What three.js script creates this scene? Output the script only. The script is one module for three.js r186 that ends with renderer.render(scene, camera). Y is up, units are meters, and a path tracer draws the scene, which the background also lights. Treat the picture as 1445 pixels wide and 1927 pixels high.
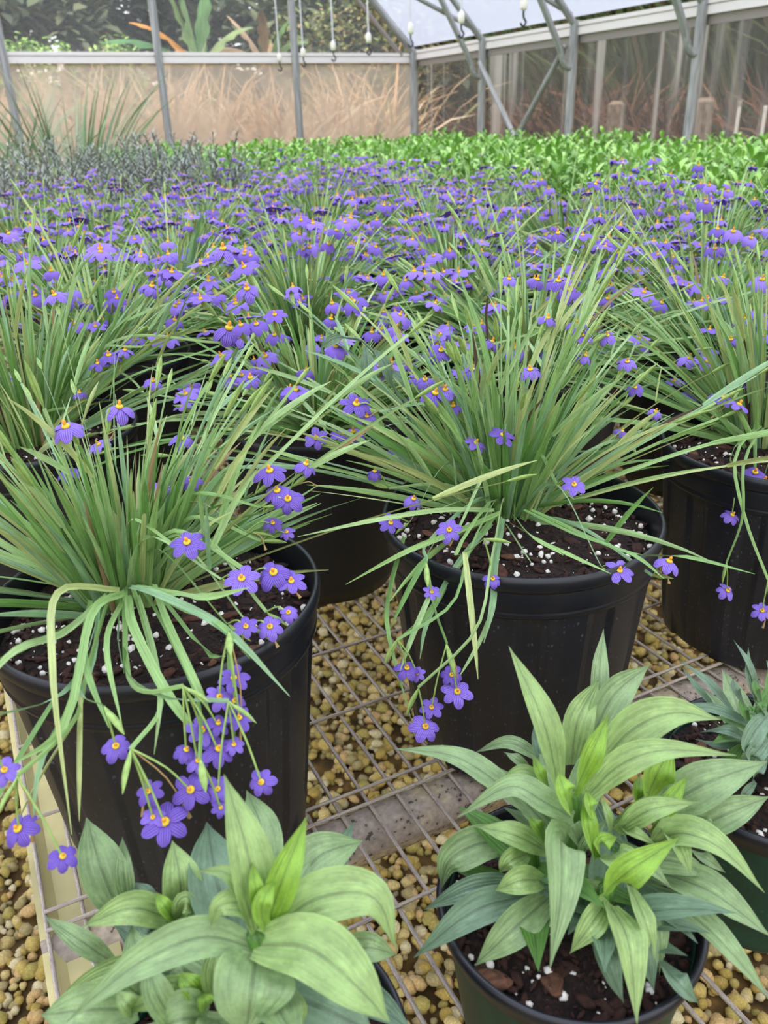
import * as THREE from 'three';
import { mergeGeometries, mergeVertices } from 'three/addons/utils/BufferGeometryUtils.js';

// ---------------------------------------------------------------- camera, sky, exposure
const scene = new THREE.Scene();
const camera = new THREE.PerspectiveCamera(63.55, 1445 / 1927, 0.02, 400);
camera.rotation.order = 'YXZ';
camera.position.set(0, 1.008, 0);
camera.rotation.set(THREE.MathUtils.degToRad(-25.26), THREE.MathUtils.degToRad(-26.1), THREE.MathUtils.degToRad(-1.9));
camera.focus = 0.68;
camera.userData.fStop = 13;
camera.updateMatrixWorld(true);
const renderer = new THREE.WebGLRenderer({ antialias: true });
renderer.toneMapping = THREE.LinearToneMapping;
renderer.toneMappingExposure = 1.55;
renderer.shadowMap.enabled = true;

const V3 = (x, y, z) => new THREE.Vector3(x, y, z);
function mulberry(a) { return () => { a |= 0; a = (a + 0x6d2b79f5) | 0; let t = Math.imul(a ^ (a >>> 15), 1 | a); t = (t + Math.imul(t ^ (t >>> 7), 61 | t)) ^ t; return ((t ^ (t >>> 14)) >>> 0) / 4294967296; }; }
function hash2(x, y, s) { let h = (x * 374761393 + y * 668265263 + s * 974634777) | 0; h = Math.imul(h ^ (h >>> 13), 1274126177); return ((h ^ (h >>> 16)) >>> 0) / 4294967296; }
function vnoise(x, y, s, px = 0, py = 0) {   // value noise, periodic when px, py are given
  const ix = Math.floor(x), iy = Math.floor(y), fx = x - ix, fy = y - iy, u = fx * fx * (3 - 2 * fx), v = fy * fy * (3 - 2 * fy);
  const w = (i, p) => (p ? ((i % p) + p) % p : i), h = (a, b) => hash2(w(a, px), w(b, py), s);
  return (h(ix, iy) * (1 - u) + h(ix + 1, iy) * u) * (1 - v) + (h(ix, iy + 1) * (1 - u) + h(ix + 1, iy + 1) * u) * v;
}
function fbm(x, y, s, px, py) { let t = 0, a = 0.5; for (let i = 0; i < 4; i++, a *= 0.5) { t += a * vnoise(x, y, s + i, px, py); x *= 2; y *= 2; px *= 2; py *= 2; } return t / 0.9375; }
function tex(w, h, f, srgb = true) {
  const d = new Uint8Array(w * h * 4);
  for (let y = 0; y < h; y++) for (let x = 0; x < w; x++) { const c = f((x + 0.5) / w, (y + 0.5) / h), o = (y * w + x) * 4; for (let k = 0; k < 3; k++) d[o + k] = Math.max(0, Math.min(255, Math.round(255 * (typeof c === 'number' ? c : c[k])))); d[o + 3] = 255; }
  const t = new THREE.DataTexture(d, w, h); t.wrapS = t.wrapT = THREE.RepeatWrapping; t.magFilter = THREE.LinearFilter; t.minFilter = THREE.LinearMipmapLinearFilter; t.generateMipmaps = true;
  if (srgb) t.colorSpace = THREE.SRGBColorSpace;
  t.needsUpdate = true; return t;
}
const lerp = THREE.MathUtils.lerp, sstep = THREE.MathUtils.smoothstep;
const lin = (hex) => { const c = new THREE.Color(hex); return [c.r, c.g, c.b]; };

// overcast sky: white cloud deck, a little brighter overhead, a little blue
{
  const W = 256, H = 128, d = new Float32Array(W * H * 4);
  for (let y = 0; y < H; y++) for (let x = 0; x < W; x++) {
    const up = Math.max(0, Math.sin(((y + 0.5) / H - 0.5) * Math.PI)), n = fbm(x / W * 8, y / H * 8, 5, 8, 0) - 0.5, b = (0.8 + 0.45 * up) * (1 + 0.16 * n), o = (y * W + x) * 4;
    d[o] = 0.95 * b; d[o + 1] = 0.98 * b; d[o + 2] = 1.03 * b; d[o + 3] = 1;
  }
  const t = new THREE.DataTexture(d, W, H, THREE.RGBAFormat, THREE.FloatType); t.mapping = THREE.EquirectangularReflectionMapping; t.magFilter = THREE.LinearFilter; t.needsUpdate = true;
  scene.background = t; scene.environment = t;
  scene.backgroundIntensity = scene.environmentIntensity = 1.6;
}

// ---------------------------------------------------------------- helpers
const taken = new Map();
const numbered = (n) => { const k = taken.get(n) ?? 0; taken.set(n, k + 1); return k ? n + '_' + String(k).padStart(3, '0') : n; };
function shade(o) { o.traverse((m) => { if (m.isMesh) { m.castShadow = true; m.receiveShadow = true; } }); return o; }
function tag(o, label, category, group, kind) { if (label) o.userData.label = label; if (category) o.userData.category = category; if (group) o.userData.group = group; if (kind) o.userData.kind = kind; return o; }
function thing(name, label, category, pos = [0, 0, 0], turn = 0, group) { const o = new THREE.Group(); o.name = numbered(name); o.position.set(...pos); o.rotation.y = turn; scene.add(o); return tag(o, label, category, group); }
function part(name, geo, mat, parent, pos, kind) { const m = new THREE.Mesh(geo, mat); m.name = name; m.castShadow = m.receiveShadow = true; if (pos) m.position.set(...pos); if (kind) m.userData.kind = kind; if (parent) parent.add(m); return m; }
function struct(name, label) { const o = new THREE.Group(); o.name = name; o.userData = { kind: 'structure', label, category: name.split('_')[0] }; scene.add(o); return o; }

class Acc {
  constructor(color = true) { this.p = []; this.u = []; this.c = color ? [] : null; this.i = []; }
  get n() { return this.p.length / 3; }
  v(x, y, z, u, w, c) { this.p.push(x, y, z); this.u.push(u, w); if (this.c) this.c.push(...(c ?? [1, 1, 1])); return this.n - 1; }
  // ribbon along pts; width(t) is the full width; hint: which way the upper face looks; fold: V depth relative to width; across: quads across
  ribbon(pts, width, hint, { fold = 0, across = 2, color = null, wave = 0, twist = 0, hints = null } = {}) {
    const n = pts.length, start = this.n, T = V3(), S = V3(), N = V3(), H = V3();
    for (let k = 0; k < n; k++) {
      const t = k / (n - 1);
      T.subVectors(pts[Math.min(n - 1, k + 1)], pts[Math.max(0, k - 1)]).normalize();
      H.copy(hint); if (hints) H.lerp(hints, t);
      if (twist) H.applyAxisAngle(T, twist * t);
      S.crossVectors(T, H); if (S.lengthSq() < 1e-6) S.set(1, 0, 0); S.normalize();
      N.crossVectors(S, T);
      const w = width(t);
      for (let a = 0; a <= across; a++) {
        const s = a / across - 0.5, q = Math.abs(s) * 2, d = fold * w * (q * q) + (wave ? wave * w * q * Math.sin(t * 21 + s * 5) : 0);
        this.v(pts[k].x + S.x * s * w + N.x * d, pts[k].y + S.y * s * w + N.y * d, pts[k].z + S.z * s * w + N.z * d, a / across, t, color);
      }
    }
    const r = across + 1;
    for (let k = 0; k < n - 1; k++) for (let a = 0; a < across; a++) { const b = start + k * r + a; this.i.push(b, b + 1, b + r, b + 1, b + r + 1, b + r); }
    return this;
  }
  tube(pts, radius, sides = 6, color = null) {
    const n = pts.length, start = this.n, T = V3(), S = V3(), N = V3(); let prev = null;
    for (let k = 0; k < n; k++) {
      T.subVectors(pts[Math.min(n - 1, k + 1)], pts[Math.max(0, k - 1)]).normalize();
      if (!prev) { S.crossVectors(T, Math.abs(T.y) > 0.9 ? V3(1, 0, 0) : V3(0, 1, 0)).normalize(); } else { S.copy(prev).addScaledVector(T, -prev.dot(T)).normalize(); }
      prev = S.clone(); N.crossVectors(T, S);
      const r = typeof radius === 'function' ? radius(k / (n - 1)) : radius;
      for (let a = 0; a <= sides; a++) { const g = a / sides * Math.PI * 2, c = Math.cos(g) * r, s = Math.sin(g) * r; this.v(pts[k].x + S.x * c + N.x * s, pts[k].y + S.y * c + N.y * s, pts[k].z + S.z * c + N.z * s, a / sides, k / (n - 1), color); }
    }
    const q = sides + 1;
    for (let k = 0; k < n - 1; k++) for (let a = 0; a < sides; a++) { const b = start + k * q + a; this.i.push(b, b + q, b + 1, b + 1, b + q, b + q + 1); }
    for (const [k, f] of [[0, 1], [n - 1, -1]]) { const c = this.v(pts[k].x, pts[k].y, pts[k].z, 0.5, 0.5, color); for (let a = 0; a < sides; a++) { const b = start + k * q + a; if (f > 0) this.i.push(c, b, b + 1); else this.i.push(c, b + 1, b); } }
    return this;
  }
  geo(g, m, color) {   // append a BufferGeometry under a matrix
    const s = this.n, a = g.attributes.position, uv = g.attributes.uv, p = V3();
    for (let k = 0; k < a.count; k++) { p.fromBufferAttribute(a, k).applyMatrix4(m); this.v(p.x, p.y, p.z, uv ? uv.getX(k) : 0, uv ? uv.getY(k) : 0, color); }
    if (g.index) for (let k = 0; k < g.index.count; k++) this.i.push(s + g.index.getX(k)); else for (let k = 0; k < a.count; k++) this.i.push(s + k);
    return this;
  }
  box(x0, x1, y0, y1, z0, z1, color) { const g = new THREE.BoxGeometry(x1 - x0, y1 - y0, z1 - z0); return this.geo(g, new THREE.Matrix4().makeTranslation((x0 + x1) / 2, (y0 + y1) / 2, (z0 + z1) / 2), color); }
  build(flat = false) {
    let g = new THREE.BufferGeometry();
    g.setAttribute('position', new THREE.Float32BufferAttribute(this.p, 3)); g.setAttribute('uv', new THREE.Float32BufferAttribute(this.u, 2));
    if (this.c) g.setAttribute('color', new THREE.Float32BufferAttribute(this.c, 3));
    g.setIndex(this.i); if (flat) g = g.toNonIndexed(); g.computeVertexNormals(); return g;
  }
}
const boxGeo = (x0, x1, y0, y1, z0, z1) => new Acc(false).box(x0, x1, y0, y1, z0, z1).build(true);
function smooth(pts, n) { return new THREE.CatmullRomCurve3(pts, false, 'centripetal').getPoints(n); }
function lump(seed, detail, sx, sy, sz, rough) {   // a stone, chip or crumb
  let g = new THREE.IcosahedronGeometry(1, detail); g.deleteAttribute('normal'); g.deleteAttribute('uv'); g = mergeVertices(g, 1e-4);
  const r = mulberry(seed), p = g.attributes.position, cuts = []; for (let k = 0; k < 5; k++) { const a = V3(r() - 0.5, r() - 0.5, r() - 0.5).normalize(); cuts.push([a, 0.6 + 0.3 * r()]); }
  for (let k = 0; k < p.count; k++) { const v = V3().fromBufferAttribute(p, k).multiplyScalar(1 + rough * (r() - 0.5)); for (const [a, d] of cuts) { const e = v.dot(a) - d; if (e > 0) v.addScaledVector(a, -e * 0.85); } p.setXYZ(k, v.x * sx, v.y * sy, v.z * sz); }
  g.setAttribute('uv', new THREE.Float32BufferAttribute(new Float32Array(p.count * 2).map((_, k) => (k % 2 ? p.getY(k >> 1) : p.getX(k >> 1))), 2));
  g.computeVertexNormals(); return g;
}

// ---------------------------------------------------------------- textures and materials
const std = (o) => new THREE.MeshStandardMaterial({ roughness: 0.8, side: THREE.DoubleSide, ...o });
const phys = (o) => new THREE.MeshPhysicalMaterial({ roughness: 0.8, side: THREE.DoubleSide, ...o });
const grain = tex(256, 256, (u, v) => 0.62 + 0.38 * fbm(u * 16, v * 16, 3, 16, 16));
const speck = tex(512, 512, (u, v) => { const n = fbm(u * 64, v * 64, 11, 64, 64), m = fbm(u * 8, v * 8, 21, 8, 8); const c = 0.80 + 0.3 * (m - 0.5) + 0.35 * (n - 0.5) + (n < 0.27 ? -0.3 : 0); return [c, c * 0.975, c * (0.95 - 0.1 * (m > 0.55 ? m - 0.55 : 0) * 4)]; });
const spotted = (base, vary, add) => tex(1024, 512, (u, v) => {   // water spots and dust on black plastic
  let c = base + vary * (fbm(u * 24, v * 12, 31, 24, 12) - 0.5);
  const gx = u * 90, gy = v * 45, ix = Math.floor(gx), iy = Math.floor(gy), a = hash2(ix, iy, 7), dx = gx - ix - 0.3 - 0.4 * hash2(ix, iy, 8), dy = gy - iy - 0.3 - 0.4 * hash2(ix, iy, 9), r = Math.hypot(dx, dy);
  if (a > 0.5 && r < 0.07 + 0.2 * hash2(ix, iy, 10) ** 2) c += add * (0.15 + (a - 0.5) / 0.5);
  const st = vnoise(u * 60, v * 2, 41, 60, 2); if (st > 0.84) c += (st - 0.84) * 0.7 * fbm(u * 40, v * 20, 43, 40, 20);
  return [c, c * 0.99, c * 0.99];
});
const spots = spotted(0.46, 0.16, 0.2), specks = spotted(0.25, 0.08, 0.26);
const veins = tex(128, 256, (u, v) => {   // lengthwise leaf veins: print of the blade, u across
  const s = Math.abs(u - 0.5) * 2, mid = s < 0.05 ? -0.16 : s < 0.1 ? 0.04 : 0, ridge = 0.018 * Math.cos(s * 20 + 1.5 * vnoise(u * 4, v * 5, 66)) + 0.012 * Math.cos(s * 43 + v * 5), blot = 0.22 * (fbm(u * 5, v * 11, 61, 5, 11) - 0.5) + 0.08 * (fbm(u * 20, v * 44, 63, 20, 44) - 0.5), fine = 0.09 * (vnoise(u * 50, v * 9, 71, 50, 9) - 0.5);
  const c = 0.87 + mid + ridge + blot + fine; return [c * 0.99, c, c * 0.97];
});
const veinBump = tex(128, 16, (u) => { const s = Math.abs(u - 0.5) * 2; return 0.5 + (s < 0.06 ? -0.4 : 0) + 0.1 * Math.cos(s * 20); }, false);
const petalMap = tex(64, 64, (u, v) => { const s = Math.abs(Math.sin(u * Math.PI * 6)), l = s < 0.45 ? 0.5 : 1.05, n = 0.1 * (vnoise(u * 10, v * 10, 5) - 0.5), b = v < 0.1 ? 0.75 : 1; return [(l + n) * b, (l * 0.97 + n) * b, (0.5 * l + 0.5 + n) * b]; });
const barkTex = tex(128, 128, (u, v) => { const c = 0.5 + 0.5 * fbm(u * 4, v * 26, 15, 4, 26); return [c, c * 0.95, c * 0.9]; });
const soilTex = tex(512, 512, (u, v) => { const n = fbm(u * 40, v * 40, 91, 40, 40), m = fbm(u * 9, v * 9, 95, 9, 9); const c = 0.3 + 0.75 * n * (0.6 + 0.7 * m); return [c, c * 0.9, c * 0.82]; });
const soilBump = tex(512, 512, (u, v) => fbm(u * 44, v * 44, 191, 44, 44), false);

const M = {
  black: std({ color: 0x888ea2, map: specks, roughness: 0.4 }), blackFar: std({ color: 0x17181c, roughness: 0.5 }), rimBlack: std({ color: 0x17191f, roughness: 0.36 }),
  greenPot: std({ color: 0x1f7d60, map: spots, roughness: 0.42 }),
  soil: std({ color: 0x3a2822, map: soilTex, bumpMap: soilBump, bumpScale: 0.005, roughness: 1 }), soilFar: std({ color: 0x241914, roughness: 1 }),
  bark: [0x6b4433, 0x4a2e22, 0x86604a, 0x35231c].map((c) => std({ color: c, map: barkTex, roughness: 0.9 })), perlite: std({ color: 0xe9e4da, roughness: 0.9 }),
  blade: [0xa4cc7a, 0x8cb868, 0xb8da94, 0x9cc592, 0xcad88c, 0x7cae58].map((c) => phys({ color: c, map: veins, roughness: 0.55, transmission: 0.18 })), dead: std({ color: 0xb69a6c, map: grain }), deadDark: std({ color: 0x5a4030, map: grain }),
  foliage: std({ vertexColors: true, map: veins, roughness: 0.55 }), plainV: std({ vertexColors: true, roughness: 0.8 }), leafV: phys({ vertexColors: true, roughness: 0.5, transmission: 0.15 }),
  petal: [0x8262c6, 0x9070d4, 0x7656ba].map((c) => phys({ color: c, map: petalMap, roughness: 0.6, transmission: 0.15 })), flowerV: std({ vertexColors: true, roughness: 0.65 }),
  throat: std({ color: 0xe0c030, roughness: 0.7 }), stamen: std({ color: 0xf2a233, roughness: 0.6 }), bract: std({ color: 0xa6c56e, map: veins, roughness: 0.55 }), pedicel: std({ color: 0xb0915e, roughness: 0.7 }), pale: std({ color: 0xd9d3e6, roughness: 0.7 }),
  leaf: [0x9fbd82, 0xabca7c, 0x9cc946, 0x80a080, 0x66993e].map((c) => phys({ color: c, map: veins, bumpMap: veinBump, bumpScale: 0.0012, roughness: 0.52, transmission: 0.22 })),
  wire: std({ color: 0xd2c8bf, map: speck, roughness: 0.7 }), pipe: std({ color: 0xc8bcae, map: speck, roughness: 0.75, metalness: 0.1 }), yellow: std({ color: 0xe9dc9a, map: grain, roughness: 0.7 }), galv: std({ color: 0xc4c4be, map: grain, roughness: 0.5, metalness: 0.15 }),
  rail: std({ color: 0xefe7df, roughness: 0.6 }), railDark: std({ color: 0x9a9088, roughness: 0.7 }), cord: std({ color: 0xd8d8d6 }), weight: std({ color: 0xf0ead8, roughness: 0.5 }), hook: std({ color: 0x3a3d42, roughness: 0.4, metalness: 0.6 }),
  stone: [0xe2c982, 0xd4b966, 0xc2a652, 0xe9d9a6, 0xbcaa5a, 0xdeb97a, 0xb3a26c].map((c) => std({ color: c, map: grain, roughness: 0.95 })),
  dirt: std({ color: 0x8a763f, map: soilTex, roughness: 1 }), field: std({ color: 0x7a7048, map: grain, roughness: 1 }), wood: std({ color: 0xb9aa9c, map: barkTex, roughness: 0.95 }), trunk: std({ color: 0x6a5148, map: barkTex, roughness: 1 }), white: std({ color: 0xe8e6e0, roughness: 0.5 }),
};
// plastic sheeting: clear film with condensation and dried dirt, in runs
const streakR = tex(512, 256, (u, v) => { const a = vnoise(u * 46, v * 1.2, 3, 46, 0), b = vnoise(u * 120, v * 2.5, 9, 120, 0), c = fbm(u * 10, v * 4, 17, 10, 0); return Math.min(1, 0.17 + 0.6 * sstep(0.62 * a + 0.38 * b, 0.5, 0.85) + 0.2 * (c - 0.5)); }, false);
const hazeR = tex(512, 256, (u, v) => { const c = fbm(u * 7, v * 3.4, 27, 7, 0), f = fbm(u * 40, v * 18, 37, 40, 0); return Math.min(1, 0.70 + 0.30 * (c - 0.5) + 0.12 * (f - 0.5)); }, false);
const film = (o) => phys({ color: 0xfbfaf6, transmission: 0.92, thickness: 0, ior: 1.3, specularIntensity: 0.35, ...o });
M.filmRoof = film({ roughness: 0.72, color: 0xebeeff }); M.filmHaze = film({ roughness: 1, roughnessMap: hazeR, color: 0xf6ead9 }); M.filmStreak = film({ roughness: 1, roughnessMap: streakR, color: 0xf4ece2 }); M.filmClear = film({ roughness: 0.16 });
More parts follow.
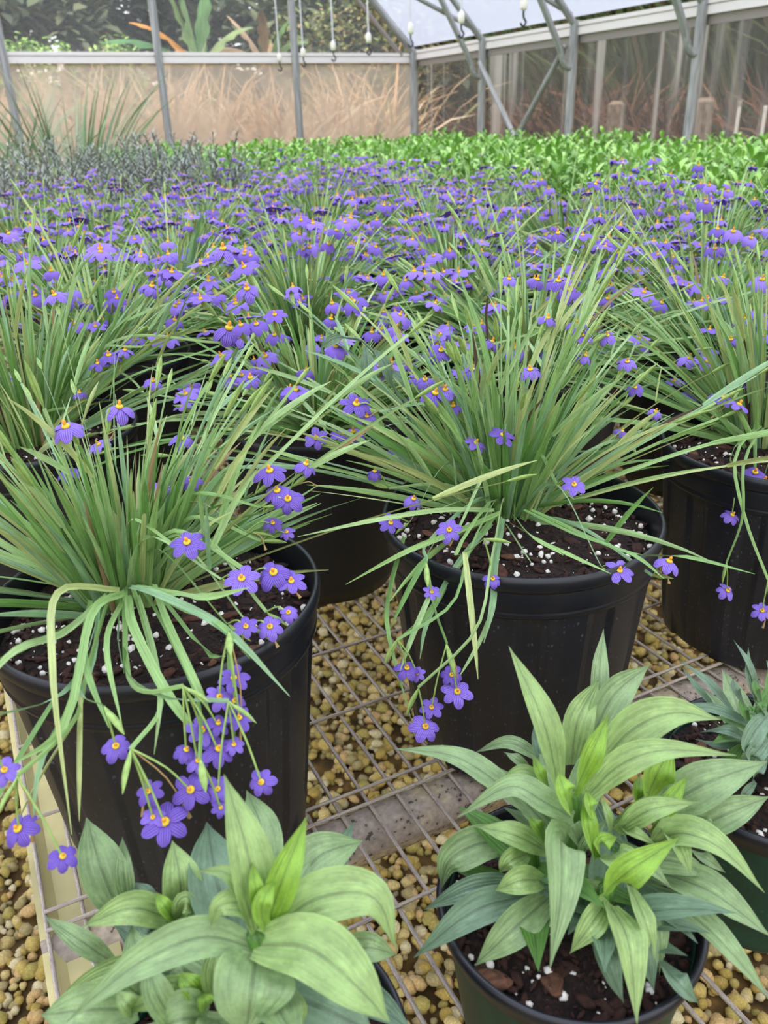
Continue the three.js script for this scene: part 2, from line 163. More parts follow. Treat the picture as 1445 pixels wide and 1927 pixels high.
const DATA = {
  leafL: [[[[0.055,0.695,-0.2443],[0.0558,0.7315,-0.2529],[0.0558,0.7553,-0.2794]],0.0173,1],[[[0.0569,0.695,-0.2462],[0.067,0.7239,-0.2437],[0.0841,0.7378,-0.257]],0.0122,2],[[[0.0594,0.695,-0.2449],[0.0807,0.7086,-0.2389],[0.1011,0.7072,-0.2292],[0.1053,0.6868,-0.2173]],0.0193,1],[[[0.0504,0.695,-0.2411],[0.068,0.7027,-0.2237],[0.0801,0.6962,-0.2041],[0.0891,0.6826,-0.1923]],0.023,1],[[[0.0509,0.69,-0.2408],[0.0433,0.6919,-0.2246],[0.0379,0.6741,-0.2208]],0.0296,0],[[[0.0523,0.69,-0.2415],[0.0315,0.7048,-0.247],[0.0045,0.7043,-0.2483],[-0.0257,0.6911,-0.2471]],0.0148,0],[[[0.0545,0.695,-0.2446],[0.0496,0.7139,-0.2469],[0.0401,0.7176,-0.2479],[0.035,0.7078,-0.248]],0.0096,1],[[[0.056,0.7,-0.2423],[0.0553,0.7214,-0.2376],[0.0637,0.7232,-0.2447]],0.0076,2],[[[0.0533,0.7,-0.2466],[0.0506,0.7189,-0.2483],[0.0462,0.7271,-0.2533],[0.0356,0.7247,-0.2629]],0.0077,1],[[[0.0547,0.7,-0.2488],[0.0545,0.7239,-0.2429],[0.0565,0.7297,-0.2521]],0.0061,2],[[[0.0484,0.66,-0.2769],[0.0483,0.6782,-0.2953],[0.0537,0.6822,-0.3307]],0.0272,3],[[[0.0705,0.67,-0.2877],[0.0755,0.689,-0.3045],[0.0775,0.6889,-0.3355]],0.0158,0],[[[0.0769,0.66,-0.285],[0.0985,0.6725,-0.2901],[0.1277,0.6605,-0.2997]],0.0219,0],[[[0.0786,0.65,-0.2881],[0.1034,0.657,-0.2937],[0.1317,0.6529,-0.3206]],0.0149,3],[[[0.026,0.66,-0.2987],[0.0088,0.677,-0.3008],[-0.0143,0.6687,-0.3093]],0.0135,1],[[[0.0287,0.66,-0.299],[0.0322,0.6841,-0.3],[0.0338,0.6916,-0.3177]],0.0169,1],[[[0.0262,0.665,-0.2941],[0.022,0.6833,-0.2895],[0.0204,0.6826,-0.2993]],0.0061,2],[[[0.0277,0.665,-0.295],[0.0312,0.6816,-0.2877],[0.0352,0.6729,-0.2879]],0.0087,1],[[[0.003,0.64,-0.3344],[-0.0002,0.6626,-0.348],[-0.0016,0.6699,-0.3781]],0.0207,0],[[[0.0082,0.64,-0.3371],[0.0096,0.6604,-0.3411],[0.0136,0.6638,-0.3612]],0.0088,0],[[[-0.005,0.63,-0.3148],[-0.0176,0.6463,-0.3225],[-0.0318,0.6458,-0.346]],0.0098,0],[[[0.0205,0.65,-0.2925],[0.003,0.6584,-0.287],[-0.0158,0.6592,-0.2875],[-0.0359,0.6487,-0.2893]],0.0092,1],[[[0.0015,0.65,-0.274],[0.0051,0.6683,-0.2778],[0.0066,0.6701,-0.2984]],0.0133,0],[[[0.0141,0.66,-0.2463],[0.0089,0.6828,-0.2488],[0.0089,0.6859,-0.264]],0.0109,0],[[[0.0316,0.66,-0.2503],[0.0328,0.6809,-0.2497],[0.0419,0.6831,-0.2625]],0.0085,1],[[[0.0269,0.66,-0.2528],[0.0229,0.6781,-0.249],[0.0201,0.6765,-0.2587]],0.0086,2],[[[0.0261,0.66,-0.2519],[0.0142,0.6746,-0.2523],[-0.0043,0.6648,-0.2597]],0.0117,1],[[[0.0261,0.66,-0.2478],[0.0267,0.6759,-0.2407],[0.0264,0.6723,-0.2476]],0.0062,2],[[[0.0311,0.65,-0.2743],[0.0227,0.6639,-0.2734],[0.0104,0.6503,-0.2762]],0.0174,0],[[[0.0935,0.64,-0.2602],[0.0943,0.6568,-0.2535],[0.1005,0.6553,-0.2612]],0.0074,2],[[[0.0952,0.64,-0.2592],[0.1055,0.6502,-0.2483],[0.1194,0.6385,-0.2467]],0.0125,0],[[[0.0955,0.64,-0.2583],[0.098,0.6462,-0.2447],[0.1064,0.6325,-0.2428]],0.0077,1],[[[0.0007,0.65,-0.2702],[-0.0199,0.6649,-0.2692],[-0.0376,0.6596,-0.28]],0.0187,0],[[[0.0581,0.66,-0.2417],[0.0717,0.6639,-0.2219],[0.0903,0.6477,-0.212]],0.0356,3],[[[0.057,0.67,-0.2345],[0.0583,0.6748,-0.2195],[0.0602,0.6608,-0.2198]],0.0096,1],[[[0.0201,0.64,-0.3252],[0.0159,0.6524,-0.3287],[0.0117,0.6458,-0.3467]],0.0098,3],[[[-0.0012,0.66,-0.2623],[-0.0029,0.6759,-0.2551],[-0.0059,0.6744,-0.2646]],0.007,1],[[[0.0059,0.63,-0.2977],[-0.008,0.6423,-0.2939],[-0.0227,0.6311,-0.2984]],0.02,0],[[[0.0341,0.65,-0.2852],[0.0363,0.6663,-0.2858],[0.0334,0.6628,-0.3006]],0.0162,0],[[[0.0429,0.65,-0.2711],[0.0471,0.6605,-0.2724],[0.051,0.6515,-0.2879]],0.0173,3],[[[0.0261,0.66,-0.2438],[0.0154,0.6719,-0.2407],[0.0054,0.6615,-0.2472]],0.0191,0],[[[0.0302,0.66,-0.2416],[0.0299,0.6668,-0.2303],[0.0329,0.6525,-0.2301]],0.019,0],[[[0.0179,0.65,-0.3036],[0.0137,0.6579,-0.3023],[0.0097,0.647,-0.3158]],0.015,3],[[[0.0619,0.64,-0.3175],[0.0609,0.6489,-0.3247],[0.0689,0.6418,-0.3482]],0.0235,3]],
  leafR: [[[[0.2368,0.67,-0.2742],[0.2345,0.7063,-0.288],[0.2356,0.7341,-0.3243]],0.0161,1],[[[0.2614,0.66,-0.2927],[0.2697,0.6837,-0.2997],[0.2978,0.6951,-0.3148]],0.0177,1],[[[0.2861,0.65,-0.2959],[0.3025,0.6896,-0.3202],[0.327,0.7034,-0.3466]],0.0114,0],[[[0.2727,0.66,-0.2948],[0.2966,0.6896,-0.3015],[0.3329,0.696,-0.3097]],0.0187,0],[[[0.2319,0.68,-0.256],[0.2357,0.7109,-0.2502],[0.2513,0.7268,-0.2569]],0.0114,2],[[[0.2541,0.665,-0.2707],[0.2779,0.6968,-0.2666],[0.2988,0.7086,-0.2573],[0.322,0.7044,-0.2441]],0.0204,1],[[[0.2431,0.67,-0.2597],[0.258,0.6949,-0.2508],[0.2747,0.7058,-0.2399],[0.3048,0.7068,-0.2179]],0.0143,1],[[[0.2267,0.675,-0.2506],[0.2177,0.6974,-0.2468],[0.2199,0.7032,-0.2555]],0.0123,2],[[[0.2292,0.67,-0.2515],[0.2134,0.684,-0.2579],[0.2019,0.6904,-0.2689],[0.174,0.6729,-0.2792]],0.014,0],[[[0.2563,0.65,-0.3123],[0.2428,0.6575,-0.3277],[0.2316,0.6377,-0.3502]],0.0087,0],[[[0.2206,0.655,-0.2822],[0.2066,0.6708,-0.2991],[0.195,0.6758,-0.3174],[0.1713,0.6698,-0.3454]],0.0141,0],[[[0.2344,0.66,-0.2798],[0.222,0.6746,-0.2863],[0.2148,0.6634,-0.299]],0.0105,1],[[[0.2325,0.665,-0.2769],[0.2246,0.6836,-0.2757],[0.2283,0.6862,-0.2878]],0.0067,2],[[[0.244,0.65,-0.3043],[0.2326,0.6644,-0.3092],[0.2332,0.6588,-0.3225]],0.0058,0],[[[0.2485,0.65,-0.2998],[0.2479,0.6671,-0.3079],[0.2581,0.6651,-0.326]],0.0085,3],[[[0.2362,0.67,-0.246],[0.2308,0.6871,-0.2414],[0.2357,0.6878,-0.2509]],0.0077,2],[[[0.2843,0.65,-0.2548],[0.2872,0.6754,-0.2515],[0.3034,0.6842,-0.2581]],0.017,2],[[[0.2934,0.645,-0.2517],[0.3134,0.6647,-0.2404],[0.3525,0.6707,-0.2322]],0.0228,0],[[[0.2777,0.65,-0.2546],[0.2768,0.666,-0.2533],[0.2871,0.6641,-0.2634]],0.0084,2],[[[0.2719,0.65,-0.2381],[0.2768,0.6746,-0.2324],[0.2942,0.6825,-0.237]],0.0095,2],[[[0.2539,0.655,-0.2442],[0.2633,0.6775,-0.2313],[0.2861,0.6799,-0.2221]],0.011,1],[[[0.3015,0.635,-0.2382],[0.3179,0.6519,-0.2268],[0.3485,0.6531,-0.224]],0.016,0],[[[0.2708,0.645,-0.2336],[0.2768,0.6621,-0.2227],[0.2864,0.6639,-0.2054],[0.2964,0.6492,-0.1816]],0.0169,1],[[[0.2652,0.635,-0.2299],[0.2774,0.6428,-0.1996],[0.2959,0.6273,-0.1726]],0.0189,0],[[[0.255,0.63,-0.2275],[0.2651,0.634,-0.1977],[0.2712,0.6272,-0.1751],[0.2792,0.6111,-0.1558]],0.0139,0],[[[0.2223,0.65,-0.2191],[0.2278,0.676,-0.2075],[0.2533,0.6892,-0.2031]],0.0148,2],[[[0.2267,0.645,-0.2181],[0.2072,0.6497,-0.2084],[0.1962,0.6351,-0.209]],0.0117,1],[[[0.2259,0.645,-0.2153],[0.2173,0.6497,-0.1938],[0.2065,0.6238,-0.1715]],0.0177,1],[[[0.2204,0.655,-0.2468],[0.2136,0.6705,-0.2416],[0.2009,0.6601,-0.2243],[0.1826,0.6353,-0.2071]],0.0208,0],[[[0.2056,0.645,-0.2432],[0.1882,0.6566,-0.2413],[0.1785,0.6474,-0.2486]],0.0121,1],[[[0.209,0.635,-0.2405],[0.1804,0.6322,-0.2351],[0.1612,0.6115,-0.2398]],0.0163,0],[[[0.2003,0.63,-0.2499],[0.1699,0.6329,-0.2533],[0.1361,0.609,-0.2604]],0.0154,3],[[[0.2013,0.63,-0.2602],[0.1739,0.6352,-0.2645],[0.1517,0.6187,-0.2766]],0.0107,3],[[[0.2166,0.635,-0.2775],[0.191,0.6401,-0.284],[0.1735,0.6335,-0.2867],[0.1681,0.6165,-0.2856]],0.0182,0],[[[0.2155,0.65,-0.2546],[0.1966,0.6666,-0.2605],[0.1853,0.663,-0.2764]],0.0123,1],[[[0.2053,0.65,-0.2583],[0.1893,0.6594,-0.2518],[0.1854,0.6503,-0.2551]],0.0104,1],[[[0.2153,0.655,-0.257],[0.2081,0.6727,-0.2551],[0.2096,0.6704,-0.2636]],0.0089,2],[[[0.232,0.655,-0.235],[0.2277,0.6782,-0.2385],[0.2372,0.6857,-0.2528]],0.0089,2],[[[0.2498,0.65,-0.2436],[0.2459,0.6714,-0.2438],[0.2508,0.6742,-0.2563]],0.0047,1],[[[0.2567,0.65,-0.2496],[0.2681,0.6728,-0.235],[0.2907,0.6749,-0.2256]],0.0112,1],[[[0.2561,0.65,-0.247],[0.2553,0.6637,-0.2327],[0.2651,0.6565,-0.2257]],0.0063,1],[[[0.2538,0.65,-0.2443],[0.2515,0.6574,-0.222],[0.2602,0.6456,-0.208]],0.0092,0],[[[0.2785,0.65,-0.2388],[0.271,0.6611,-0.2166],[0.2704,0.6513,-0.2056]],0.0109,1],[[[0.2427,0.645,-0.2197],[0.2326,0.6488,-0.1986],[0.2315,0.6327,-0.1865]],0.0104,1],[[[0.2367,0.635,-0.2171],[0.2306,0.6352,-0.1961],[0.2307,0.6144,-0.1846]],0.0134,3],[[[0.2189,0.63,-0.2164],[0.2111,0.6309,-0.1981],[0.2143,0.6126,-0.1879]],0.0133,3],[[[0.253,0.635,-0.2168],[0.2441,0.6348,-0.1985],[0.24,0.6128,-0.1907]],0.0092,0],[[[0.2408,0.62,-0.1928],[0.2374,0.6255,-0.1769],[0.2461,0.613,-0.1706]],0.0106,3],[[[0.2265,0.64,-0.2386],[0.225,0.6469,-0.2257],[0.2216,0.6313,-0.2295]],0.011,1],[[[0.2897,0.64,-0.2267],[0.2883,0.6472,-0.2125],[0.2994,0.6362,-0.2071]],0.0065,0],[[[0.3083,0.64,-0.247],[0.3094,0.6481,-0.2311],[0.319,0.6346,-0.2243]],0.0088,0],[[[0.2337,0.65,-0.2485],[0.2279,0.6648,-0.2511],[0.2308,0.6583,-0.2626]],0.0102,0],[[[0.2352,0.65,-0.2384],[0.2387,0.6646,-0.2215],[0.2512,0.6609,-0.2169]],0.0123,1],[[[0.2374,0.65,-0.2409],[0.2346,0.6669,-0.2339],[0.245,0.6647,-0.2343]],0.0087,2],[[[0.2338,0.64,-0.2475],[0.2333,0.6541,-0.2445],[0.2547,0.6576,-0.2523]],0.0089,0],[[[0.2593,0.64,-0.2337],[0.2689,0.6503,-0.218],[0.2902,0.6397,-0.2062]],0.0135,0]],
  leafB: [[[[0.3868,0.655,-0.2685],[0.3676,0.6661,-0.2833],[0.3524,0.6543,-0.3115]],0.0068,3],[[[0.3932,0.65,-0.2905],[0.3847,0.6656,-0.3058],[0.3874,0.6653,-0.3345]],0.0067,3],[[[0.3848,0.65,-0.2966],[0.3767,0.6636,-0.3087],[0.3855,0.6645,-0.3315]],0.0056,3],[[[0.3995,0.66,-0.2786],[0.3947,0.6801,-0.2843],[0.4091,0.6896,-0.2994]],0.0066,3],[[[0.4023,0.66,-0.277],[0.3982,0.686,-0.2885],[0.4053,0.6912,-0.3083]],0.0048,3],[[[0.3981,0.655,-0.2866],[0.3906,0.6688,-0.2886],[0.3995,0.6676,-0.2996]],0.0067,3],[[[0.3821,0.66,-0.2683],[0.3751,0.6726,-0.2685],[0.3842,0.6704,-0.2786]],0.0112,4],[[[0.3966,0.665,-0.273],[0.3865,0.6817,-0.2716],[0.3929,0.6834,-0.2794]],0.0077,4],[[[0.3895,0.66,-0.2698],[0.383,0.6768,-0.2637],[0.3843,0.6747,-0.2741]],0.0072,4],[[[0.3879,0.67,-0.2609],[0.3708,0.6699,-0.2556],[0.3607,0.6626,-0.2528],[0.3626,0.6538,-0.2537]],0.0115,3],[[[0.3802,0.66,-0.2532],[0.3635,0.6586,-0.2489],[0.3645,0.6454,-0.2557]],0.0099,3],[[[0.3792,0.65,-0.2658],[0.366,0.6594,-0.2705],[0.3609,0.6476,-0.2873]],0.0067,3],[[[0.3785,0.65,-0.2517],[0.3602,0.6521,-0.2428],[0.3597,0.6415,-0.2442]],0.0073,3],[[[0.364,0.64,-0.2446],[0.3498,0.6415,-0.2399],[0.351,0.6281,-0.2455]],0.0046,3],[[[0.3925,0.645,-0.2776],[0.3784,0.654,-0.2829],[0.3779,0.6467,-0.2992]],0.0057,4],[[[0.3894,0.64,-0.2748],[0.369,0.6409,-0.278],[0.3668,0.6334,-0.2961]],0.0065,3],[[[0.3994,0.65,-0.2725],[0.402,0.6691,-0.2669],[0.4212,0.676,-0.2727]],0.0083,3],[[[0.3963,0.66,-0.2689],[0.3914,0.6815,-0.2662],[0.4008,0.6895,-0.2768]],0.0082,4],[[[0.3982,0.65,-0.2676],[0.401,0.6631,-0.2536],[0.4156,0.6536,-0.2449]],0.0092,3],[[[0.3885,0.65,-0.2593],[0.385,0.6537,-0.2421],[0.3934,0.6387,-0.235]],0.009,3],[[[0.3816,0.64,-0.2709],[0.3673,0.6414,-0.2663],[0.3665,0.6283,-0.2754]],0.0064,4],[[[0.3908,0.645,-0.2842],[0.3765,0.6481,-0.2822],[0.3804,0.6431,-0.2955]],0.0056,4]],
  flL: [[0.0934,0.7698,-0.4756,0.0208,0],[0.0795,0.8358,-0.5692,0.0212,1],[0.0404,0.8399,-0.5326,0.0216,1],[0.1181,0.7502,-0.4478,0.0204,0],[0.1378,0.7516,-0.4429,0.0221,0],[0.1467,0.7457,-0.4365,0.017,0],[0.1112,0.7298,-0.425,0.014,0],[0.1249,0.7282,-0.4201,0.016,0],[0.1377,0.7345,-0.4203,0.0127,0],[0.0844,0.743,-0.3601,0.0146,2],[0.0746,0.7364,-0.3573,0.0135,2],[0.0818,0.7335,-0.3535,0.0135,2],[0.0816,0.7263,-0.3479,0.014,2],[0.062,0.7244,-0.3503,0.0152,2],[0.0706,0.7258,-0.3499,0.0123,2],[0.0672,0.7159,-0.3424,0.0164,2],[0.0519,0.7182,-0.3469,0.0129,2],[0.056,0.7132,-0.342,0.0123,2],[0.0754,0.7163,-0.341,0.0105,2],[0.0197,0.7266,-0.357,0.0152,2],[0.0834,0.7006,-0.3249,0.014,2],[0.0294,0.7067,-0.3396,0.0135,2],[0.0493,0.7032,-0.3342,0.0181,2],[0.0618,0.7013,-0.3304,0.0123,2],[0.0606,0.6946,-0.3242,0.0094,2],[0.033,0.6945,-0.3281,0.0211,2],[0.0283,0.6974,-0.3313,0.0111,2],[-0.0315,0.7062,-0.3457,0.0172,2],[-0.0155,0.695,-0.3298,0.0135,2],[-0.032,0.7283,-0.3638,0.0142,2],[0.1639,0.7907,-0.5122,0.0216,1],[0.1644,0.7797,-0.5015,0.0192,1],[0.1686,0.7761,-0.4927,0.0205,0],[0.1942,0.7859,-0.5224,0.0177,1],[0.1634,0.7493,-0.5161,0.0139,0],[0.1715,0.7426,-0.51,0.0116,0],[0.1197,0.7752,-0.562,0.0143,1],[0.1011,0.7722,-0.5644,0.0112,1],[0.0076,0.7534,-0.652,0.0117,1]],
  flM: [[0.2875,0.7165,-0.4178,0.0135,2],[0.2488,0.7078,-0.4361,0.0113,2],[0.3783,0.7105,-0.3909,0.0191,0],[0.4178,0.7108,-0.383,0.0197,1],[0.2573,0.7268,-0.5141,0.0165,0],[0.2863,0.7305,-0.4748,0.0175,0],[0.2855,0.7349,-0.5286,0.0161,1],[0.392,0.7481,-0.463,0.0178,0],[0.2785,0.7406,-0.5839,0.0153,1],[0.219,0.664,-0.4195,0.0165,2],[0.2263,0.658,-0.4176,0.0099,2],[0.2428,0.6635,-0.3985,0.0149,2],[0.2424,0.6545,-0.3907,0.0194,2],[0.226,0.6428,-0.3972,0.0143,2],[0.2163,0.6361,-0.389,0.0194,2],[0.3365,0.7757,-0.5181,0.017,1],[0.3441,0.7887,-0.493,0.0189,0],[0.3607,0.787,-0.5324,0.0131,1],[0.3636,0.8193,-0.5676,0.0198,1],[0.403,0.8196,-0.5404,0.0189,1],[0.2747,0.7939,-0.6072,0.0261,0],[0.3154,0.8124,-0.5458,0.0229,1],[0.3279,0.8122,-0.5505,0.0198,1],[0.3311,0.8001,-0.5441,0.0172,1],[0.3199,0.8176,-0.5691,0.0175,1],[0.4509,0.8267,-0.5312,0.0157,1],[0.4484,0.8509,-0.541,0.0176,1],[0.4509,0.8426,-0.5364,0.0167,1],[0.4791,0.8385,-0.5379,0.0181,0],[0.4302,0.8556,-0.5568,0.0176,1],[0.5024,0.8126,-0.5357,0.0166,1],[0.5048,0.792,-0.5255,0.0156,1],[0.5277,0.7672,-0.5215,0.015,1],[0.4912,0.7554,-0.522,0.0137,1],[0.3637,0.8251,-0.618,0.02,0],[0.3322,0.8079,-0.6066,0.013,1],[0.246,0.7623,-0.6305,0.0194,0],[0.281,0.7839,-0.6006,0.0162,1],[0.4514,0.8815,-0.5726,0.02,1],[0.6116,0.9421,-0.7239,0.0171,1],[0.5204,0.9062,-0.6643,0.0186,1]],
  flR: [[0.6186,0.7036,-0.4799,0.0238,0],[0.6221,0.6979,-0.4716,0.0216,0],[0.6071,0.6881,-0.4668,0.0149,0],[0.5835,0.6731,-0.4688,0.0179,2],[0.5498,0.6212,-0.4337,0.0175,2],[0.5637,0.6111,-0.4058,0.0165,2],[0.6748,0.7674,-0.5448,0.0197,1],[0.6255,0.7602,-0.5357,0.0232,0],[0.7127,0.8133,-0.5972,0.0208,1],[0.6659,0.8032,-0.5697,0.0174,1]],
  flB: [[0.1197,0.801,-0.8677,0.0231,1],[0.1359,0.8045,-0.8661,0.0174,1],[0.1535,0.777,-0.8351,0.0181,1],[0.1922,0.8476,-0.9682,0.0257,1],[0.2272,0.8272,-0.7989,0.0328,1],[0.2358,0.819,-0.7945,0.0219,0],[0.2201,0.9074,-0.7625,0.0257,1],[0.2503,0.8633,-0.7993,0.0251,1],[0.0846,0.7688,-0.8635,0.015,1],[0.108,0.7945,-0.8676,0.0197,1],[0.1807,0.8007,-0.9093,0.0208,0],[0.2922,0.7821,-0.7656,0.0197,1]],
  hangL: [[[[0.0523,0.7367,-0.4928],[0.028,0.7555,-0.4463],[-0.0047,0.734,-0.3719],[-0.0289,0.7281,-0.3665]],0.0046,0],[[[0.0495,0.7388,-0.4943],[0.013,0.7693,-0.4545],[-0.0,0.7624,-0.3913],[-0.0096,0.6962,-0.3408]],0.004,1],[[[0.0535,0.7349,-0.4917],[0.0472,0.7433,-0.4375],[0.0532,0.7319,-0.3666],[0.0638,0.7144,-0.3509]],0.0059,0],[[[0.071,0.738,-0.4912],[0.066,0.7454,-0.4363],[0.0663,0.7389,-0.3696],[0.0699,0.7244,-0.358]],0.0046,0],[[[0.0307,0.7363,-0.4945],[0.0161,0.7448,-0.4103],[0.0189,0.7302,-0.3686]],0.004,0],[[[0.0495,0.7326,-0.4908],[0.0286,0.7496,-0.4127],[0.0252,0.7287,-0.3672]],0.0033,0],[[[0.0562,0.7391,-0.4937],[0.066,0.7567,-0.4429],[0.0893,0.7596,-0.3792],[0.111,0.728,-0.3503]],0.005,0],[[[0.0594,0.7385,-0.493],[0.075,0.7558,-0.4409],[0.0859,0.7773,-0.3909],[0.106,0.779,-0.387]],0.0046,0],[[[0.0346,0.7325,-0.492],[0.019,0.7278,-0.4299],[-0.0163,0.7243,-0.3643],[-0.0261,0.7031,-0.3461]],0.003,0],[[[0.0408,0.7374,-0.4943],[0.01,0.7486,-0.443],[-0.0174,0.7717,-0.3966],[-0.0351,0.7606,-0.3886]],0.004,0],[[[0.067,0.7356,-0.4904],[0.0786,0.7461,-0.4347],[0.0873,0.7624,-0.3814],[0.0964,0.7463,-0.3684]],0.0036,0],[[[0.0598,0.7337,-0.4903],[0.0551,0.7282,-0.427],[0.0455,0.7334,-0.3688],[0.0369,0.7152,-0.3554]],0.003,0]],
  hangM: [[[[0.3474,0.7177,-0.4939],[0.3137,0.7046,-0.4544],[0.2844,0.698,-0.4136],[0.2725,0.6761,-0.4046]],0.0065,0],[[[0.3426,0.7194,-0.4983],[0.2847,0.6969,-0.468],[0.2425,0.6909,-0.4344],[0.2154,0.6742,-0.4362]],0.0049,0],[[[0.3394,0.7136,-0.497],[0.2901,0.7039,-0.4693],[0.2405,0.6846,-0.4309],[0.2309,0.6663,-0.4219]],0.0041,0],[[[0.3321,0.6707,-0.4742],[0.2812,0.6679,-0.4212],[0.2491,0.6547,-0.4016]],0.0036,0],[[[0.2764,0.7037,-0.5291],[0.2422,0.6903,-0.4871],[0.2167,0.6851,-0.4437],[0.2129,0.6319,-0.4017]],0.0041,0],[[[0.3516,0.7141,-0.4887],[0.3407,0.7264,-0.4204],[0.3555,0.7228,-0.3746]],0.0041,0],[[[0.3626,0.7241,-0.4867],[0.3689,0.7256,-0.4255],[0.3714,0.7342,-0.3677],[0.3802,0.7237,-0.3503]],0.0041,0],[[[0.3676,0.7244,-0.483],[0.392,0.7182,-0.3991],[0.3959,0.7384,-0.3445],[0.4196,0.7352,-0.3124]],0.0036,0],[[[0.3466,0.7215,-0.4967],[0.2958,0.7253,-0.479],[0.2408,0.73,-0.4614],[0.198,0.7117,-0.4702]],0.0041,0],[[[0.3548,0.7199,-0.4899],[0.3304,0.7324,-0.4324],[0.3339,0.7313,-0.4]],0.0057,0],[[[0.3482,0.7139,-0.4911],[0.323,0.7219,-0.4312],[0.315,0.725,-0.4108]],0.0041,0],[[[0.3435,0.7233,-0.4998],[0.2891,0.7398,-0.4913],[0.2257,0.7509,-0.4807],[0.1749,0.7437,-0.4976]],0.0036,0],[[[0.3671,0.783,-0.5264],[0.3597,0.8182,-0.5324],[0.3507,0.8603,-0.5392],[0.3405,0.906,-0.5561]],0.0065,2],[[[0.3556,0.799,-0.5407],[0.3488,0.8275,-0.5366],[0.3466,0.8604,-0.5419]],0.0043,3],[[[0.3701,0.7711,-0.5189],[0.3748,0.7923,-0.5052],[0.3851,0.8107,-0.4984]],0.0039,3],[[[0.2304,0.7568,-0.5884],[0.2478,0.7759,-0.5718],[0.2696,0.7905,-0.5618]],0.0043,4],[[[0.3664,0.8478,-0.5499],[0.3594,0.871,-0.5425],[0.3593,0.8852,-0.5399]],0.003,3]]
};

// ---------------------------------------------------------------- the greenhouse shell
const GY = -0.12, XR = 4.4, XL = -3.6, ZB = -8, ZF = 1.6, EAVE = 1.60, RIDGE = [0.4, 3.75], KNEE = [3.25, 2.75];
const roofY = (x) => { const d = Math.abs(x - 0.4), e = XR - 0.4, k = KNEE[0] - 0.4; return d > k ? lerp(KNEE[1], EAVE, (d - k) / (e - k)) : lerp(RIDGE[1], KNEE[1], d / k); };
const sheet = (pts) => { const g = new THREE.BufferGeometry(), a = pts[0], ux = pts[1].clone().sub(a), uy = pts[3].clone().sub(a); g.setAttribute('position', new THREE.Float32BufferAttribute(pts.flatMap((p) => p.toArray()), 3)); g.setAttribute('uv', new THREE.Float32BufferAttribute([0, 0, ux.length() / 4, 0, ux.length() / 4, uy.length() / 2, 0, uy.length() / 2], 2)); g.setIndex([0, 1, 2, 0, 2, 3]); g.computeVertexNormals(); return g; };
const bar = (a, b, r, sides = 10) => new Acc(false).tube([a, b], r, sides).build();
const wb = struct('wall_back', 'hazy plastic end wall with grey pipe posts and pale rail');
part('sheeting', sheet([V3(XL, GY, ZB - 0.045), V3(XR, GY, ZB - 0.045), V3(XR, EAVE - 0.02, ZB - 0.045), V3(XL, EAVE - 0.02, ZB - 0.045)]), M.filmHaze, wb).userData.label = 'milky plastic sheeting below the rail';
{ // clear gable above the rail
  const s = new THREE.Shape(); s.moveTo(XL, EAVE); s.lineTo(XR, EAVE); s.lineTo(KNEE[0], KNEE[1]); s.lineTo(RIDGE[0], RIDGE[1]); s.lineTo(0.8 - KNEE[0], KNEE[1]); s.lineTo(XL, EAVE);
  part('gable_film', new THREE.ShapeGeometry(s), M.filmClear, wb, [0, 0, ZB - 0.05]);
}
for (const x of [-2.98, -1.76, -0.54, 0.70, 1.93, 3.17, XR]) part('post', bar(V3(x, GY, ZB), V3(x, x === XR ? EAVE + 0.03 : roofY(x), ZB), x === XR ? 0.042 : 0.034, 12), M.galv, wb);
const railProfile = (p) => { const s = new THREE.Shape(); p.forEach(([x, y], i) => (i ? s.lineTo(x, y) : s.moveTo(x, y))); s.closePath(); return s; };
const channel = railProfile([[0, 0], [0.05, 0], [0.05, 0.048], [0.036, 0.048], [0.036, 0.056], [0.056, 0.056], [0.056, 0.082], [0, 0.082]]);
{ const g = new THREE.ExtrudeGeometry(channel, { depth: XR - XL, bevelEnabled: false }); g.rotateY(Math.PI / 2); g.scale(1, 1, -1); g.translate(XL, EAVE - 0.082, ZB - 0.06); g.computeVertexNormals(); part('rail', mirrorFix(g), M.rail, wb).userData.label = 'pale metal rail along the wall'; }
function mirrorFix(g) { const h = g.index ? g.toNonIndexed() : g; const p = h.attributes.position; for (let k = 0; k < p.count; k += 3) { const a = [p.getX(k + 1), p.getY(k + 1), p.getZ(k + 1)]; p.setXYZ(k + 1, p.getX(k + 2), p.getY(k + 2), p.getZ(k + 2)); p.setXYZ(k + 2, ...a); } h.computeVertexNormals(); return h; }
const wr = struct('wall_right', 'streaked plastic side wall with pipe posts and cross braces');
part('sheeting', sheet([V3(XR + 0.045, GY, ZB), V3(XR + 0.045, GY, ZF), V3(XR + 0.045, EAVE - 0.02, ZF), V3(XR + 0.045, EAVE - 0.02, ZB)]), M.filmStreak, wr).userData.label = 'clear plastic with milky vertical streaks';
for (const z of [-6.78, -5.56, -4.34, -3.1, -1.86, -0.62, 0.62]) part('post', bar(V3(XR, GY, z), V3(XR, EAVE + 0.03, z), 0.034, 12), M.galv, wr);
{ const g = new THREE.ExtrudeGeometry(channel, { depth: ZF - ZB, bevelEnabled: false }); g.scale(-1, 1, 1); g.translate(XR + 0.06, EAVE - 0.06, ZB); part('rail', mirrorFix(g), M.rail, wr).userData.label = 'pale metal rail along the eave'; }
part('film_skirt', boxGeo(XR + 0.036, XR + 0.044, EAVE - 0.115, EAVE - 0.058, ZB, ZF), M.railDark, wr).userData.label = 'grey rolled edge of sheeting under the rail';
part('brace', bar(V3(XR - 0.04, 1.44, -6.76), V3(XR - 0.04, 0.62, -5.98), 0.022), M.galv, wr); part('brace', bar(V3(XR - 0.06, 1.47, -5.58), V3(XR - 0.06, 0.55, -6.45), 0.022), M.galv, wr);
